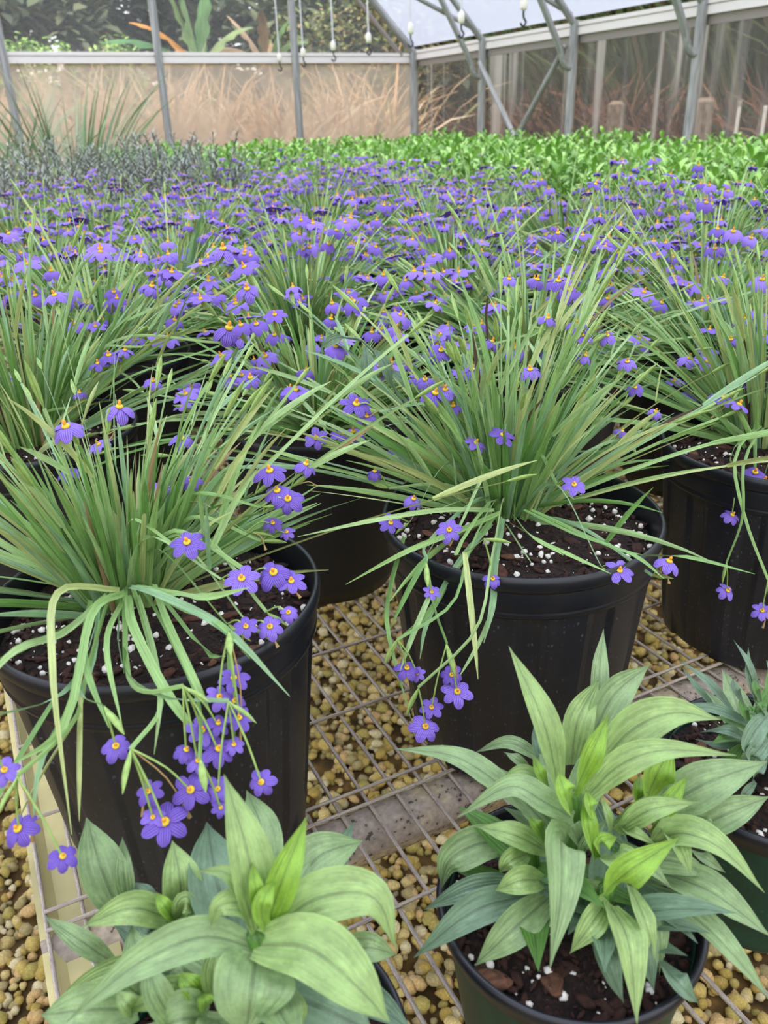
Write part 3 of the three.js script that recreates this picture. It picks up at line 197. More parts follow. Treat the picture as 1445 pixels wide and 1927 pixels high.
const wl = struct('wall_left', 'plastic side wall out of view'); part('sheeting', sheet([V3(XL, GY, ZF), V3(XL, GY, ZB), V3(XL, EAVE, ZB), V3(XL, EAVE, ZF)]), M.filmStreak, wl);
const wf = struct('wall_front', 'plastic end wall out of view');
{ const s = new THREE.Shape(); s.moveTo(XL, GY); s.lineTo(XR, GY); s.lineTo(XR, EAVE); s.lineTo(KNEE[0], KNEE[1]); s.lineTo(RIDGE[0], RIDGE[1]); s.lineTo(0.8 - KNEE[0], KNEE[1]); s.lineTo(XL, EAVE); part('sheeting', new THREE.ShapeGeometry(s), M.filmClear, wf, [0, 0, ZF]); }
const ce = struct('ceiling', 'white translucent plastic roof over grey pipe trusses');
{ const c = [[XR, EAVE], KNEE, RIDGE, [0.8 - KNEE[0], KNEE[1]], [XL, EAVE]]; for (let k = 0; k < 4; k++) part('roof_film', sheet([V3(c[k][0] + (k === 0 ? 0.04 : 0), c[k][1] + 0.06, ZB - 0.06), V3(c[k][0] + (k === 0 ? 0.04 : 0), c[k][1] + 0.06, ZF), V3(c[k + 1][0], c[k + 1][1] + 0.06, ZF), V3(c[k + 1][0], c[k + 1][1] + 0.06, ZB - 0.06)]), M.filmRoof, ce);
  for (const z of [ZB, -6.78, -5.56, -4.34, -3.1, -1.86, -0.62, 0.62]) {
    for (let k = 0; k < 4; k++) part('rafter', bar(V3(c[k][0], c[k][1], z), V3(c[k + 1][0], c[k + 1][1], z), z === ZB ? 0.034 : 0.026), M.galv, ce);
    if (z > ZB) { part('knee_brace', new Acc(false).tube(smooth([V3(XR - 0.01, 1.325, z), V3(XR - 0.07, 1.345, z), V3(XR - 0.13, 1.46, z), V3(3.72, 2.27, z + 0.03)], 14), 0.024, 8).build(), M.galv, ce); part('web', bar(V3(XR - 0.02, EAVE + 0.07, z - 0.02), V3(3.0, 2.2, z - 0.02), 0.017), M.galv, ce); }
  }
  part('gable_strip', bar(V3(XR - 0.12, EAVE - 0.02, ZB - 0.02), V3(KNEE[0] - 0.12, KNEE[1] - 0.02, ZB - 0.02), 0.02), M.railDark, ce).userData.label = 'dark edge strip of the gable';
}
// drop cords with weighted hooks, hung in a row from the roof
{ let k = 0; for (const z of [-7.95, -7.38, -6.75, -6.12, -5.49, -4.86, -4.23]) {
  const o = thing('hanging_hook', ['white cord with weighted hook farthest from the roof braces, lowest of the row', 'white drop cord just right of the middle wall post', 'white drop cord with weight midway between post and gable corner', 'white drop cord with weight beside the dark gable strip', 'weighted hook hanging before the roof film by the corner post', 'weighted hook hanging beside the first knee brace', 'weighted black hook at the top of the photo, nearest of the row'][k++], 'hook', [3.0, 1.49, z], 0, 'drop hooks in a row');
  part('cord', bar(V3(0, 0.09, 0), V3(0, roofY(3) - 1.49 + 0.02, 0), 0.006, 6), M.cord, o); part('weight', new THREE.LatheGeometry([[0.001, 0.03], [0.016, 0.034], [0.02, 0.05], [0.02, 0.085], [0.008, 0.1], [0.001, 0.1]].map(([x, y]) => new THREE.Vector2(x, y)), 10), M.weight, o);
  part('hook', new Acc(false).tube(smooth([V3(0, 0.035, 0), V3(0.002, 0.0, 0), V3(0.018, -0.02, 0), V3(0.0, -0.042, 0), V3(-0.018, -0.026, 0)], 10), 0.0055, 6).build(), M.hook, o);
} }

// ---------------------------------------------------------------- ground
const fl = struct('floor', 'yellowish gravel ground under the benches');
{ const g = new THREE.PlaneGeometry(XR - XL, ZF - ZB); g.rotateX(-Math.PI / 2); const uv = g.attributes.uv; for (let k = 0; k < 4; k++) uv.setXY(k, uv.getX(k) * 10, uv.getY(k) * 12); g.translate((XR + XL) / 2, GY, (ZF + ZB) / 2); part('earth', g, M.dirt, fl);
  const r = mulberry(77), shapes = [...Array(8)].map((_, k) => lump(500 + k, 1, 1, 0.62 + 0.04 * k, 0.75 + 0.03 * k, 0.3)), spots = [];
  const Q = new THREE.Quaternion(), E2 = new THREE.Euler(), ndc = V3();
  for (let k = 0; k < 60000; k++) { const x = -0.8 + 3.6 * r(), z = -2.9 + 3.3 * r(), lay = r(); if (fbm(x * 2.2 + 9, z * 2.2 + 9, 8) < 0.27) continue; spots.push([x, z, 0.0062 + 0.0088 * r() ** 1.9, lay, r(), r(), r(), k % 8, Math.floor(r() * 7)]); }
  const val = (s) => { ndc.set(s[0], GY, s[1]).project(camera); return Math.abs(ndc.x) < 1 && Math.abs(ndc.y) < 1 && s[3] > 0.5 ? s[2] / Math.hypot(s[0], 1.13, s[1]) + (ndc.x < -0.1 || (ndc.x > -0.2 && ndc.x < 0.2) ? 0.01 : 0) : -1; };
  const ranked = spots.map((s) => [val(s), s]).sort((a, b) => b[0] - a[0]).map((e) => e[1]), mat = (s) => { Q.setFromEuler(E2.set((s[4] - 0.5) * 0.9, s[5] * 6.28, (s[6] - 0.5) * 0.9)); return new THREE.Matrix4().compose(V3(s[0], GY + s[2] * (0.1 + 1.4 * s[3]), s[1]), Q, V3(s[2], s[2], s[2])); };
  for (const s of ranked.slice(0, 300)) { const m = part('stone', shapes[s[7]], M.stone[s[8]], fl); m.applyMatrix4(mat(s)); }
  const rest = ranked.slice(300), cols = M.stone.map((m) => m.color), base = std({ map: grain, roughness: 0.95 });
  for (let v = 0; v < 8; v++) { const mine = rest.filter((s) => s[7] === v), im = new THREE.InstancedMesh(shapes[v], base, mine.length); mine.forEach((s, k) => { im.setMatrixAt(k, mat(s)); im.setColorAt(k, cols[s[8]]); }); im.name = 'gravel'; im.userData.kind = 'stuff'; im.castShadow = im.receiveShadow = true; fl.add(im); }
}
{ const o = thing('meadow_ground', 'open weedy ground outside the greenhouse', 'ground'); o.userData.kind = 'structure'; const g = new THREE.PlaneGeometry(90, 90); g.rotateX(-Math.PI / 2); const uv = g.attributes.uv; for (let k = 0; k < 4; k++) uv.setXY(k, uv.getX(k) * 40, uv.getY(k) * 40); part('turf', g, M.field, o, [0, GY - 0.03, -10]); }

// ---------------------------------------------------------------- benches of welded wire on pipe
function bench(label, x0, x1, z0, z1, cross) {
  const o = thing('wire_bench', label, 'bench', [0, 0, 0]); const L = z1 - z0;
  const along = new THREE.CylinderGeometry(0.0017, 0.0017, L, 6, 1); along.rotateX(Math.PI / 2); const uvs = along.attributes.uv; for (let k = 0; k < uvs.count; k++) uvs.setY(k, uvs.getY(k) * L * 8);
  const acrossG = new THREE.CylinderGeometry(0.0016, 0.0016, x1 - x0, 6, 1); acrossG.rotateZ(Math.PI / 2); const u2 = acrossG.attributes.uv; for (let k = 0; k < u2.count; k++) u2.setY(k, u2.getY(k) * (x1 - x0) * 8);
  for (let x = x0; x < x1 + 0.001; x += 0.0254) part('wire', along, M.wire, o, [x, 0.4953, (z0 + z1) / 2]);
  for (const z of cross) part('wire', acrossG, M.wire, o, [(x0 + x1) / 2, 0.4984, z]);
  return o;
}
const crossA = []; for (let k = 0; -0.49 - k * 0.0996 > -4.65; k++) crossA.push(-0.49 - k * 0.0996); for (let k = 0; -0.473 + k * 0.0996 < 0.3; k++) crossA.push(-0.473 + k * 0.0996);
const b1 = bench('rusty welded wire bench holding the flowering pots', -0.0442, 1.83, -4.65, 0.3, crossA);
for (const z of [-4.5, -3.2, -1.85, -0.466, 0.26]) { const g = bar(V3(-0.05, 0, 0), V3(1.84, 0, 0), 0.0212, 20); const uv = g.attributes.uv; for (let k = 0; k < uv.count; k++) uv.setXY(k, uv.getX(k) * 0.6, uv.getY(k) * 7); part('support_pipe', g, M.pipe, b1, [0, 0.4722, z]).userData.label = 'weathered grey pipe under the wire'; }
{ const s = railProfile([[-0.05, 0.462], [-0.031, 0.462], [-0.031, 0.482], [0.0, 0.482], [0.0, 0.4865], [-0.036, 0.4865], [-0.042, 0.4925], [-0.05, 0.4925]]); const g = new THREE.ExtrudeGeometry(s, { depth: 4.95, bevelEnabled: false }); part('edge_trim', g, M.yellow, b1, [0, 0, -4.65]).userData.label = 'yellowed plastic edge strip'; }
for (const z of [-4.5, -3.2, -1.85, -0.466, 0.26]) for (const x of [0.0, 1.8]) part('leg', bar(V3(x, GY, z), V3(x, 0.452, z), 0.02), M.pipe, b1);
const crossB = []; for (let z = -7.5; z < 0; z += 0.1) crossB.push(z);
const b2 = bench('welded wire bench under the leafy green plants', 1.87, 4.22, -7.5, 0, crossB); 
for (const z of [-7.3, -5.5, -3.7, -1.9, -0.1]) { part('support_pipe', bar(V3(1.86, 0, 0), V3(4.23, 0, 0), 0.0212), M.pipe, b2, [0, 0.4722, z]); for (const x of [1.9, 4.2]) part('leg', bar(V3(x, GY, z), V3(x, 0.452, z), 0.02), M.pipe, b2); }

// ---------------------------------------------------------------- pots
function lathe(p, seg, flute) {
  const g = new THREE.LatheGeometry(p.map(([x, y]) => new THREE.Vector2(x, y)), seg);
  if (flute) { const a = g.attributes.position; for (let k = 0; k < a.count; k++) { const x = a.getX(k), y = a.getY(k), z = a.getZ(k), r = Math.hypot(x, z), f = flute(Math.atan2(z, x), y, r); a.setXYZ(k, x * f, y, z * f); } g.computeVertexNormals(); }
  return g;
}
// nursery pot 23 cm wide, 21.3 cm tall: tapered body with shallow flutes and a notched foot, banded rim
const bodyProfile = []; for (let k = 0; k <= 18; k++) { const t = k / 18; bodyProfile.push([lerp(0.0915, 0.1085, t), lerp(0.0, 0.178, t)]); }
const bigBody = lathe([[0.001, 0.004], [0.086, 0.004], [0.0865, 0.0005], ...bodyProfile, [0.1085, 0.186], [0.1055, 0.186], [0.1055, 0.18], [0.088, 0.012], [0.001, 0.012]], 240, (a, y, r) => {
  if (r < 0.0895 || y > 0.176) return 1; const c = Math.cos(a * 12); return 1 + -0.028 * sstep(c, 0.45, 0.6) * sstep(y, 0.0, 0.03) + (y < 0.03 ? -0.045 * (1 - y / 0.03) * (Math.cos(a * 6) > 0 ? 1 : 0.15) : 0);
});
{ const uv = bigBody.attributes.uv; for (let k = 0; k < uv.count; k++) uv.setX(k, uv.getX(k) * 2); }
const bigRim = lathe([[0.1075, 0.176], [0.1105, 0.1765], [0.1115, 0.1795], [0.1105, 0.181], [0.1105, 0.1835], [0.1118, 0.185], [0.112, 0.1965], [0.1112, 0.198], [0.1116, 0.1995], [0.1135, 0.2005], [0.1153, 0.203], [0.1158, 0.2085], [0.1148, 0.2125], [0.1128, 0.2132], [0.1112, 0.2118], [0.1092, 0.2], [0.1075, 0.176]], 96);
const bigFarBody = lathe([[0.001, 0.004], [0.084, 0.0], [0.092, 0.02], [0.1095, 0.178], [0.105, 0.18], [0.088, 0.012]], 36), bigFarRim = lathe([[0.1085, 0.176], [0.1118, 0.1795], [0.1118, 0.1985], [0.1155, 0.203], [0.115, 0.2128], [0.1118, 0.212], [0.1075, 0.178]], 36);
// green pot 15 cm wide
const smallBody = lathe([[0.001, 0.003], [0.053, 0.003], [0.0545, 0.0], ...[...Array(10)].map((_, k) => [lerp(0.0555, 0.0688, k / 9), lerp(0.002, 0.104, k / 9)]), [0.0665, 0.104], [0.053, 0.008], [0.001, 0.008]], 96), smallRim = lathe([[0.0678, 0.1], [0.0702, 0.1], [0.0712, 0.1055], [0.073, 0.1075], [0.0738, 0.1125], [0.0728, 0.1155], [0.0706, 0.1158], [0.0692, 0.1135], [0.0678, 0.1]], 96);
const farPotBody = lathe([[0.001, 0.003], [0.062, 0.0], [0.083, 0.16], [0.078, 0.16], [0.06, 0.01]], 20), farPotRim = lathe([[0.0815, 0.15], [0.0855, 0.152], [0.088, 0.17], [0.085, 0.172], [0.0795, 0.152]], 20);
function soilGeo(R, seed, rings = 26) {   // lumpy potting mix
  const g = new THREE.RingGeometry(0.0005, R, 72, rings); g.rotateX(-Math.PI / 2); const p = g.attributes.position, uv = g.attributes.uv;
  for (let k = 0; k < p.count; k++) { const x = p.getX(k), z = p.getZ(k), d = Math.hypot(x, z) / R; p.setY(k, 0.009 * (fbm(x * 60 + 50, z * 60 + 50, seed) - 0.5) + 0.006 * (fbm(x * 200 + 90, z * 200 + 90, seed + 9) - 0.5) + 0.006 * (1 - d * d)); uv.setXY(k, x * 9, z * 9); }
  g.computeVertexNormals(); return g;
}
const crumbs = [...Array(4)].map((_, k) => lump(900 + k, 1, 1, 0.8, 0.85, 0.5)), chips = [...Array(5)].map((_, k) => lump(950 + k, 1, 1, 0.28, 0.55, 0.35)), bits = [...Array(5)].map((_, k) => lump(970 + k, 0, 1, 0.4, 0.6, 0.4));
function soil(o, R, y, seed, near) {
  const s = part('soil', near ? soilGeo(R, seed) : soilGeo(R, seed, 5), near ? M.soil : M.soilFar, o, [0, y, 0]); if (!near) return s;
  const r = mulberry(seed * 7 + 1), m = new THREE.Matrix4(), q = new THREE.Quaternion(), e = new THREE.Euler(), k = R / 0.108;
  const at = (f) => { const a = r() * 6.283, d = R * 0.97 * Math.sqrt(r()); return V3(Math.cos(a) * d, f + 0.004 * (1 - (d / R) ** 2), Math.sin(a) * d); };
  const pa = new Acc(false), ba = new Acc(false);
  for (let n = 0; n < 420 * k; n++) { const z = 0.0006 + 0.0028 * r() ** 2.6; m.compose(at(z * 0.7), q.setFromEuler(e.set(r() * 6, r() * 6, r() * 6)), V3(z, z, z)); pa.geo(crumbs[n % 4], m); }
  for (let n = 0; n < 700 * k; n++) { const z = 0.0018 + 0.0042 * r() ** 2; m.compose(at(0.0015), q.setFromEuler(e.set((r() - 0.5) * 1.2, r() * 6, (r() - 0.5) * 1.2)), V3(z * 1.3, z, z)); ba.geo(bits[n % 5], m); }
  part('perlite', pa.build(), M.perlite, s, null, 'stuff').userData.label = 'white perlite crumbs'; part('bark_crumbs', ba.build(), M.bark[1], s, null, 'stuff').userData.label = 'small brown bark crumbs';
  for (let n = 0; n < 34 * k; n++) { const z = 0.005 + 0.007 * r(); const c = part('bark_chip', chips[n % 5], M.bark[n % 4], s); c.applyMatrix4(m.compose(at(0.002), q.setFromEuler(e.set((r() - 0.5) * 0.6, r() * 6, (r() - 0.5) * 0.6)), V3(z, z, z))); }
  return s;
}
function pot(o, body, rim, mat, rimMat) { const b = part('pot', body, mat, o); part('rim', rim, rimMat, b); return b; }

// ---------------------------------------------------------------- flowers: six drooping petals round a yellow throat and orange column
function petalGeo(a0, a1, L, W, acc, turn, color, n = 7) {   // axis is +y; angles from the axis
  const pts = []; let r = 0.0012, y = 0;
  for (let k = 0; k <= n; k++) { pts.push(V3(r * Math.cos(turn), y, r * Math.sin(turn))); const a = lerp(a0, a1, (k / n) ** 0.8); r += Math.sin(a) * L / n; y += Math.cos(a) * L / n; }
  return acc.ribbon(pts, (t) => W * Math.max(0.1, Math.min(1, 0.32 + 2.0 * t)) * (t > 0.62 ? Math.sqrt(Math.max(0.02, 1 - ((t - 0.62) / 0.4) ** 2)) : 1), V3(Math.cos(turn) * 0.2, 1, Math.sin(turn) * 0.2), { fold: -0.14, across: 2, color });
}
const DEG = Math.PI / 180, openings = [[62, 138], [72, 172], [55, 112], [80, 188], [66, 158]];   // petals from flat to closed
const petalShapes = openings.map(([a, b]) => petalGeo(a * DEG, b * DEG, 0.0152, 0.0092, new Acc(false), 0).build());
const throatGeo = lathe([[0.0006, -0.0015], [0.0022, 0.0], [0.0032, 0.0016], [0.0022, 0.0026], [0.0006, 0.003]], 10), stamenGeo = new Acc(false).tube([V3(0, 0.001, 0), V3(0, 0.0035, 0), V3(0.0003, 0.0055, 0), V3(0.0004, 0.0068, 0)], (t) => [0.0008, 0.0013, 0.0015, 0.0007][Math.round(t * 3)], 7).build();
function flower(parent, pos, dir, size, shape, mat, r) {   // a flower with petals of its own
  const f = new THREE.Group(); f.name = 'flower'; parent.add(f); f.position.copy(pos); f.quaternion.setFromUnitVectors(V3(0, 1, 0), dir.clone().normalize()); f.rotateY(r() * 6.28); f.scale.setScalar(size / 0.0245);
  for (let k = 0; k < 6; k++) { const p = part('petal', petalShapes[shape], mat, f); p.rotation.y = -k * Math.PI / 3 + 0.12 * (r() - 0.5); p.rotation.z = 0.4 * (r() - 0.5); p.scale.setScalar(0.93 + 0.14 * r()); }
  part('throat', throatGeo, M.throat, f); part('stamen', stamenGeo, M.stamen, f); return f;
}
const throatLow = lathe([[0.0006, -0.0015], [0.0032, 0.0014], [0.0006, 0.003]], 6), stamenLow = new Acc(false).tube([V3(0, 0.001, 0), V3(0, 0.004, 0), V3(0.0004, 0.0068, 0)], (t) => (t > 0.4 && t < 0.6 ? 0.0015 : 0.0008), 5).build();
const violet = [lin(0x7354b6), lin(0x8468c8), lin(0x654aa8)], yellowC = lin(0xe2c23a), orangeC = lin(0xf0a030);
const smallFlowers = [[64, 140], [74, 168], [84, 186], [62, 118], [78, 178]].flatMap(([a, b], n) => [0, 1].map((w) => { const A = new Acc(); for (let k = 0; k < 6; k++) petalGeo(a * DEG, b * DEG, 0.0152, 0.0094, A, k * Math.PI / 3, violet[(n + w) % 3], 5); const I = new THREE.Matrix4(); A.geo(throatLow, I, yellowC); A.geo(stamenLow, new THREE.Matrix4().makeScale(0.85, 0.95, 0.85), orangeC); return A.build(); }));

// ---------------------------------------------------------------- grass blades and flower stems
function bladePts(base, az, tilt, len, droop, n = 6) { const pts = [base.clone()], p = base.clone(); let a = tilt; for (let k = 1; k <= n; k++) { a += droop / n * (k / n) * 1.6; p.add(V3(Math.sin(a) * Math.cos(az), Math.cos(a), Math.sin(a) * Math.sin(az)).multiplyScalar(len / n)); pts.push(p.clone()); } return pts; }
const bladeW = (w) => (t) => w * (t < 0.1 ? 0.75 + 2.5 * t : 1) * (t > 0.55 ? Math.max(0.08, 1 - ((t - 0.55) / 0.46) ** 1.6) : 1);
const stemW = (w) => (t) => w * (1 - 0.35 * t);
const bractGeo = (() => { const A = new Acc(false); A.tube([...Array(9)].map((_, k) => V3(0, k / 8, 0.02 * Math.sin(k))), (t) => 0.008 + 0.085 * Math.max(0, Math.sin(Math.PI * Math.min(1, t * 1.02))) ** 0.8, 7); const g = A.build(); g.scale(1, 1, 0.55); return g; })();
const bractLow = (() => { const g = new Acc(false).tube([...Array(6)].map((_, k) => V3(0, k / 5, 0)), (t) => 0.008 + 0.085 * Math.max(0, Math.sin(Math.PI * t)) ** 0.8, 5).build(); g.scale(1, 1, 0.55); return g; })();
const bladeCols = [0xa0ca76, 0x86b664, 0xb6d88e, 0x98c28e, 0xcad88a, 0x76a854, 0xbedc98].map(lin), budCol = lin(0xaecb78), pedCol = lin(0xb9985c), tanCol = lin(0xb59c6e);
const SUNUP = V3(0.1, 0.8, 0.55).normalize();
const hintFor = (az, r) => V3(Math.cos(az + (r() - 0.5) * 2.4), 0.9 * r(), Math.sin(az + (r() - 0.5) * 2.4)).negate();

function makeFieldPlant(seed) {   // a tussock in its pot, for the rows behind: blades and stems together, each flower its own
  const r = mulberry(seed), o = new THREE.Group();
  pot(o, bigFarBody, bigFarRim, M.blackFar, M.rimBlack); soil(o, 0.106, 0.192, seed, false);
  const A = new Acc(), S = new Acc(), base = 0.194;
  for (let k = 0; k < 210; k++) { const az = r() * 6.283, q = r(), tilt = (0.04 + 1.22 * q ** 1.15), len = 0.085 + 0.085 * r() + 0.02 * q, b = V3(Math.cos(az) * 0.026 * Math.sqrt(r()), base, Math.sin(az) * 0.026 * Math.sqrt(r())); A.ribbon(bladePts(b, az + (r() - 0.5) * 0.5, tilt, len, 0.15 + 0.55 * r()), bladeW(0.0038 + 0.0022 * r()), hintFor(az, r), { across: 1, color: r() < 0.03 ? tanCol : bladeCols[Math.floor(r() * 7)] }); }
  part('grass_blades', A.build(), M.foliage, o, null, 'stuff');
  const put = [];
  for (let k = 0; k < 38; k++) {
    const az = r() * 6.283, tilt = 0.08 + 1.2 * r(), len = 0.10 + 0.095 * r(), b = V3(Math.cos(az) * 0.02, base, Math.sin(az) * 0.02), pts = bladePts(b, az, tilt, len, 0.25 + 0.5 * r()), e = pts[6], d = e.clone().sub(pts[5]).normalize();
    S.ribbon(pts, stemW(0.0034), hintFor(az, r), { across: 1, color: bladeCols[(k * 3) % 7] });
    const bl = 0.022 + 0.012 * r(), m = new THREE.Matrix4().compose(e, new THREE.Quaternion().setFromUnitVectors(V3(0, 1, 0), d.clone().add(V3(0, 0.35, 0)).normalize()), V3(0.034, bl, 0.034)); S.geo(bractLow, m, budCol);
    if (r() < 0.35) { const a2 = az + (r() - 0.5) * 1.6, p2 = bladePts(pts[4], a2, tilt * 0.8, len * 0.3, 0.3, 4); S.ribbon(p2, stemW(0.003), hintFor(a2, r), { across: 1, color: bladeCols[k % 7] }); put.push([p2[4], a2]); }
    const tip = e.clone().addScaledVector(d, bl * 0.75).add(V3((r() - 0.5) * 0.014, 0.006 + 0.006 * r(), (r() - 0.5) * 0.014)); S.tube([e.clone().addScaledVector(d, bl * 0.6), tip.clone().add(V3(0, -0.002, 0))], 0.0006, 4, pedCol); put.push([tip, az]); if (r() < 0.4) put.push([tip.clone().add(V3((r() - 0.5) * 0.03, -0.008 + 0.012 * r(), (r() - 0.5) * 0.03)), az]);
  }
  for (let k = 0; k < 18; k++) { const az = r() * 6.283, pts = bladePts(V3(Math.cos(az) * 0.02, base, Math.sin(az) * 0.02), az, 0.05 + 1.1 * r() * r(), 0.12 + 0.11 * r(), 0.2 + 0.5 * r()), d = pts[6].clone().sub(pts[5]).normalize(); S.ribbon(pts, stemW(0.0036), hintFor(az, r), { across: 1, color: bladeCols[[2, 4, 6, 0][k % 4]] }); S.geo(bractLow, new THREE.Matrix4().compose(pts[6], new THREE.Quaternion().setFromUnitVectors(V3(0, 1, 0), d), V3(0.026, 0.02 + 0.012 * r(), 0.026)), budCol); }
  for (let k = 0; k < 34; k++) { const az = r() * 6.283, pts = bladePts(V3(Math.cos(az) * 0.02, base, Math.sin(az) * 0.02), az, 0.85 + 0.5 * r(), 0.15 + 0.11 * r(), 0.1 + 0.5 * r()), d = pts[6].clone().sub(pts[5]).normalize(); S.ribbon(pts, stemW(0.0034), hintFor(az, r), { across: 1, color: bladeCols[[2, 1, 6, 0][k % 4]] }); S.geo(bractLow, new THREE.Matrix4().compose(pts[6], new THREE.Quaternion().setFromUnitVectors(V3(0, 1, 0), d), V3(0.026, 0.018 + 0.01 * r(), 0.026)), budCol); if (k % 3 === 0) put.push([pts[6].clone().addScaledVector(d, 0.02).add(V3(0, 0.006, 0)), az]); }
  part('flower_stems', S.build(), M.foliage, o, null, 'stuff');
  for (const [p, az] of put) { const f = part('flower', smallFlowers[Math.floor(r() * 10)], M.flowerV, o); f.position.copy(p); f.quaternion.setFromUnitVectors(V3(0, 1, 0), V3(Math.cos(az) * 0.5 * r() + 0.12 * (r() - 0.5), 1, Math.sin(az) * 0.5 * r() + 0.12 * (r() - 0.5)).normalize()); f.rotateY(r() * 6); f.scale.setScalar(0.82 + 0.3 * r()); }
  return o;
}
function nearPlant(name, label, pos, seed, flowers, opt = {}) {   // blades, stems, bracts and flowers each on their own
  const r = mulberry(seed), o = thing(name, label, 'potted plant', pos, opt.turn ?? 0);
  pot(o, bigBody, bigRim, M.black, M.rimBlack); soil(o, 0.1085, 0.19, seed, true);
  const base = 0.192, P = V3(...pos), n = opt.blades ?? 170, crown = V3(...(opt.crown ?? [0, 0, 0]));
  for (let k = 0; k < n; k++) {
    const az = r() * 6.283, front = Math.cos(az - (opt.front ?? 1.9)) > 0.35, q = r() * (front && r() < 0.85 ? 0.4 : 1), tilt = 0.03 + 1.3 * q ** 1.05, len = (0.115 + 0.075 * r() + 0.055 * q * q) * (opt.size ?? 1), cr = 0.03 * Math.sqrt(r());
    const b = V3(crown.x + Math.cos(az) * cr, base, crown.z + Math.sin(az) * cr), pts = bladePts(b, az + (r() - 0.5) * 0.5, tilt, len, 0.1 + 0.55 * r() * r(), 8);
    const dead = r(); part('blade', new Acc(false).ribbon(pts, bladeW(0.0038 + 0.0024 * r()), hintFor(az, r), { across: 2, fold: 0.18 }).build(), dead < 0.02 ? M.dead : dead < 0.03 ? M.deadDark : M.blade[Math.floor(r() * 6)], o).userData = dead < 0.03 ? { label: 'dead brown blade' } : {};
  }
  for (const [pl, w, c] of opt.hang ?? []) { const q = pl.map((v) => V3(...v).sub(P)); part('blade', new Acc(false).ribbon(smooth(q, 14), bladeW(w), V3(0.1, 0.5, 0.8), { across: 2, fold: 0.16 }).build(), c === 1 ? M.blade[4] : c === 3 ? M.deadDark : c === 4 ? M.dead : M.blade[Math.floor(r() * 4)], o).userData = c >= 3 ? { label: 'dead brown blade' } : c === 1 ? { label: 'long pale yellowing blade hanging over the rim' } : {}; }
  for (let k = 0; k < (opt.spires ?? 24); k++) {   // tall stems that end in closed bracts
    const az = r() * 6.283, pts = bladePts(V3(crown.x + Math.cos(az) * 0.02, base, crown.z + Math.sin(az) * 0.02), az, 0.05 + 1.0 * r() * r(), (0.15 + 0.10 * r()) * (opt.size ?? 1), 0.15 + 0.4 * r(), 10), d = pts[10].clone().sub(pts[9]).normalize(), m = M.blade[[0, 2, 4, 2][k % 4]];
    part('flower_stem', new Acc(false).ribbon(pts, stemW(0.0038), hintFor(az, r), { across: 2, fold: 0.15 }).build(), m, o);
    const br = part('bract', bractGeo, M.bract, o); br.position.copy(pts[10]); br.quaternion.setFromUnitVectors(V3(0, 1, 0), d); br.scale.set(0.024, 0.022 + 0.012 * r(), 0.024);
    part('leaf_bract', new Acc(false).ribbon(bladePts(pts[7], az + (r() - 0.5) * 1.5, 0.25 + 0.5 * r(), 0.04 + 0.04 * r(), 0.2), bladeW(0.0044), hintFor(az, r), { fold: 0.2 }).build(), m, o);
  }
  for (let k = 0; k < (opt.sprawl ?? 30); k++) {   // stems sprawling sideways over the rim
    let az = r() * 6.283; if (Math.cos(az - (opt.front ?? 1.9)) > 0.3) az += Math.PI;
    const pts = bladePts(V3(crown.x + Math.cos(az) * 0.02, base, crown.z + Math.sin(az) * 0.02), az, 0.75 + 0.5 * r(), 0.18 + 0.1 * r(), 0.05 + 0.4 * r(), 10), d = pts[10].clone().sub(pts[9]).normalize(), m = M.blade[[0, 2, 4, 3][k % 4]];
    part('flower_stem', new Acc(false).ribbon(pts, stemW(0.0036), hintFor(az, r), { across: 2, fold: 0.15 }).build(), m, o);
    const br = part('bract', bractGeo, M.bract, o); br.position.copy(pts[10]); br.quaternion.setFromUnitVectors(V3(0, 1, 0), d); br.scale.set(0.022, 0.018 + 0.01 * r(), 0.022);
    part('leaf_bract', new Acc(false).ribbon(bladePts(pts[6 + (k % 3)], az + (r() - 0.5) * 1.5, 1.0 + 0.3 * r(), 0.05 + 0.04 * r(), 0.2), bladeW(0.0046), hintFor(az, r), { fold: 0.2 }).build(), m, o);
    if (k % 4 === 0) flower(o, pts[10].clone().addScaledVector(d, 0.02).add(V3(0, 0.005, 0)), V3((r() - 0.5) * 0.7, 1, 0.2), 0.021, [1, 4, 3][k % 3], M.petal[k % 3], r);
  }
  const ends = [];
  for (const [x, y, z, s, kind] of flowers) {
    const t = V3(x, y, z).sub(P), az = Math.atan2(t.z - crown.z, t.x - crown.x), d = Math.hypot(t.x - crown.x, t.z - crown.z), b = V3(crown.x + Math.cos(az) * 0.018 * r(), base, crown.z + Math.sin(az) * 0.018 * r());
    const side = V3(-Math.sin(az), 0, Math.cos(az)).multiplyScalar((r() - 0.5) * 0.05), bl = 0.016 + 0.006 * r();
    let path, end;
    if (kind === 2) { const over = V3(crown.x + Math.cos(az) * 0.118, 0.222 + 0.012 * r(), crown.z + Math.sin(az) * 0.118).add(side); const rr = Math.hypot(over.x, over.z); if (rr < 0.119) { over.x *= 0.119 / rr; over.z *= 0.119 / rr; } end = t.clone().add(V3((r() - 0.5) * 0.012, 0.022 + 0.01 * r(), -0.004)); const drop = over.clone().lerp(end, 0.5).add(V3(0, 0, 0.008)).addScaledVector(side, 0.4); path = [b, V3(crown.x + Math.cos(az) * 0.05, 0.228, crown.z + Math.sin(az) * 0.05).addScaledVector(side, 0.4), over, drop, end]; }
    else { end = t.clone().addScaledVector(V3(Math.cos(az), kind ? 1.4 : 0.3, Math.sin(az)).normalize(), -0.02); const mid = b.clone().lerp(end, 0.5).add(V3(0, kind ? 0.02 : 0.045 + 0.1 * Math.max(0, d - 0.1), 0)).addScaledVector(side, 0.5); path = [b, mid, end]; }
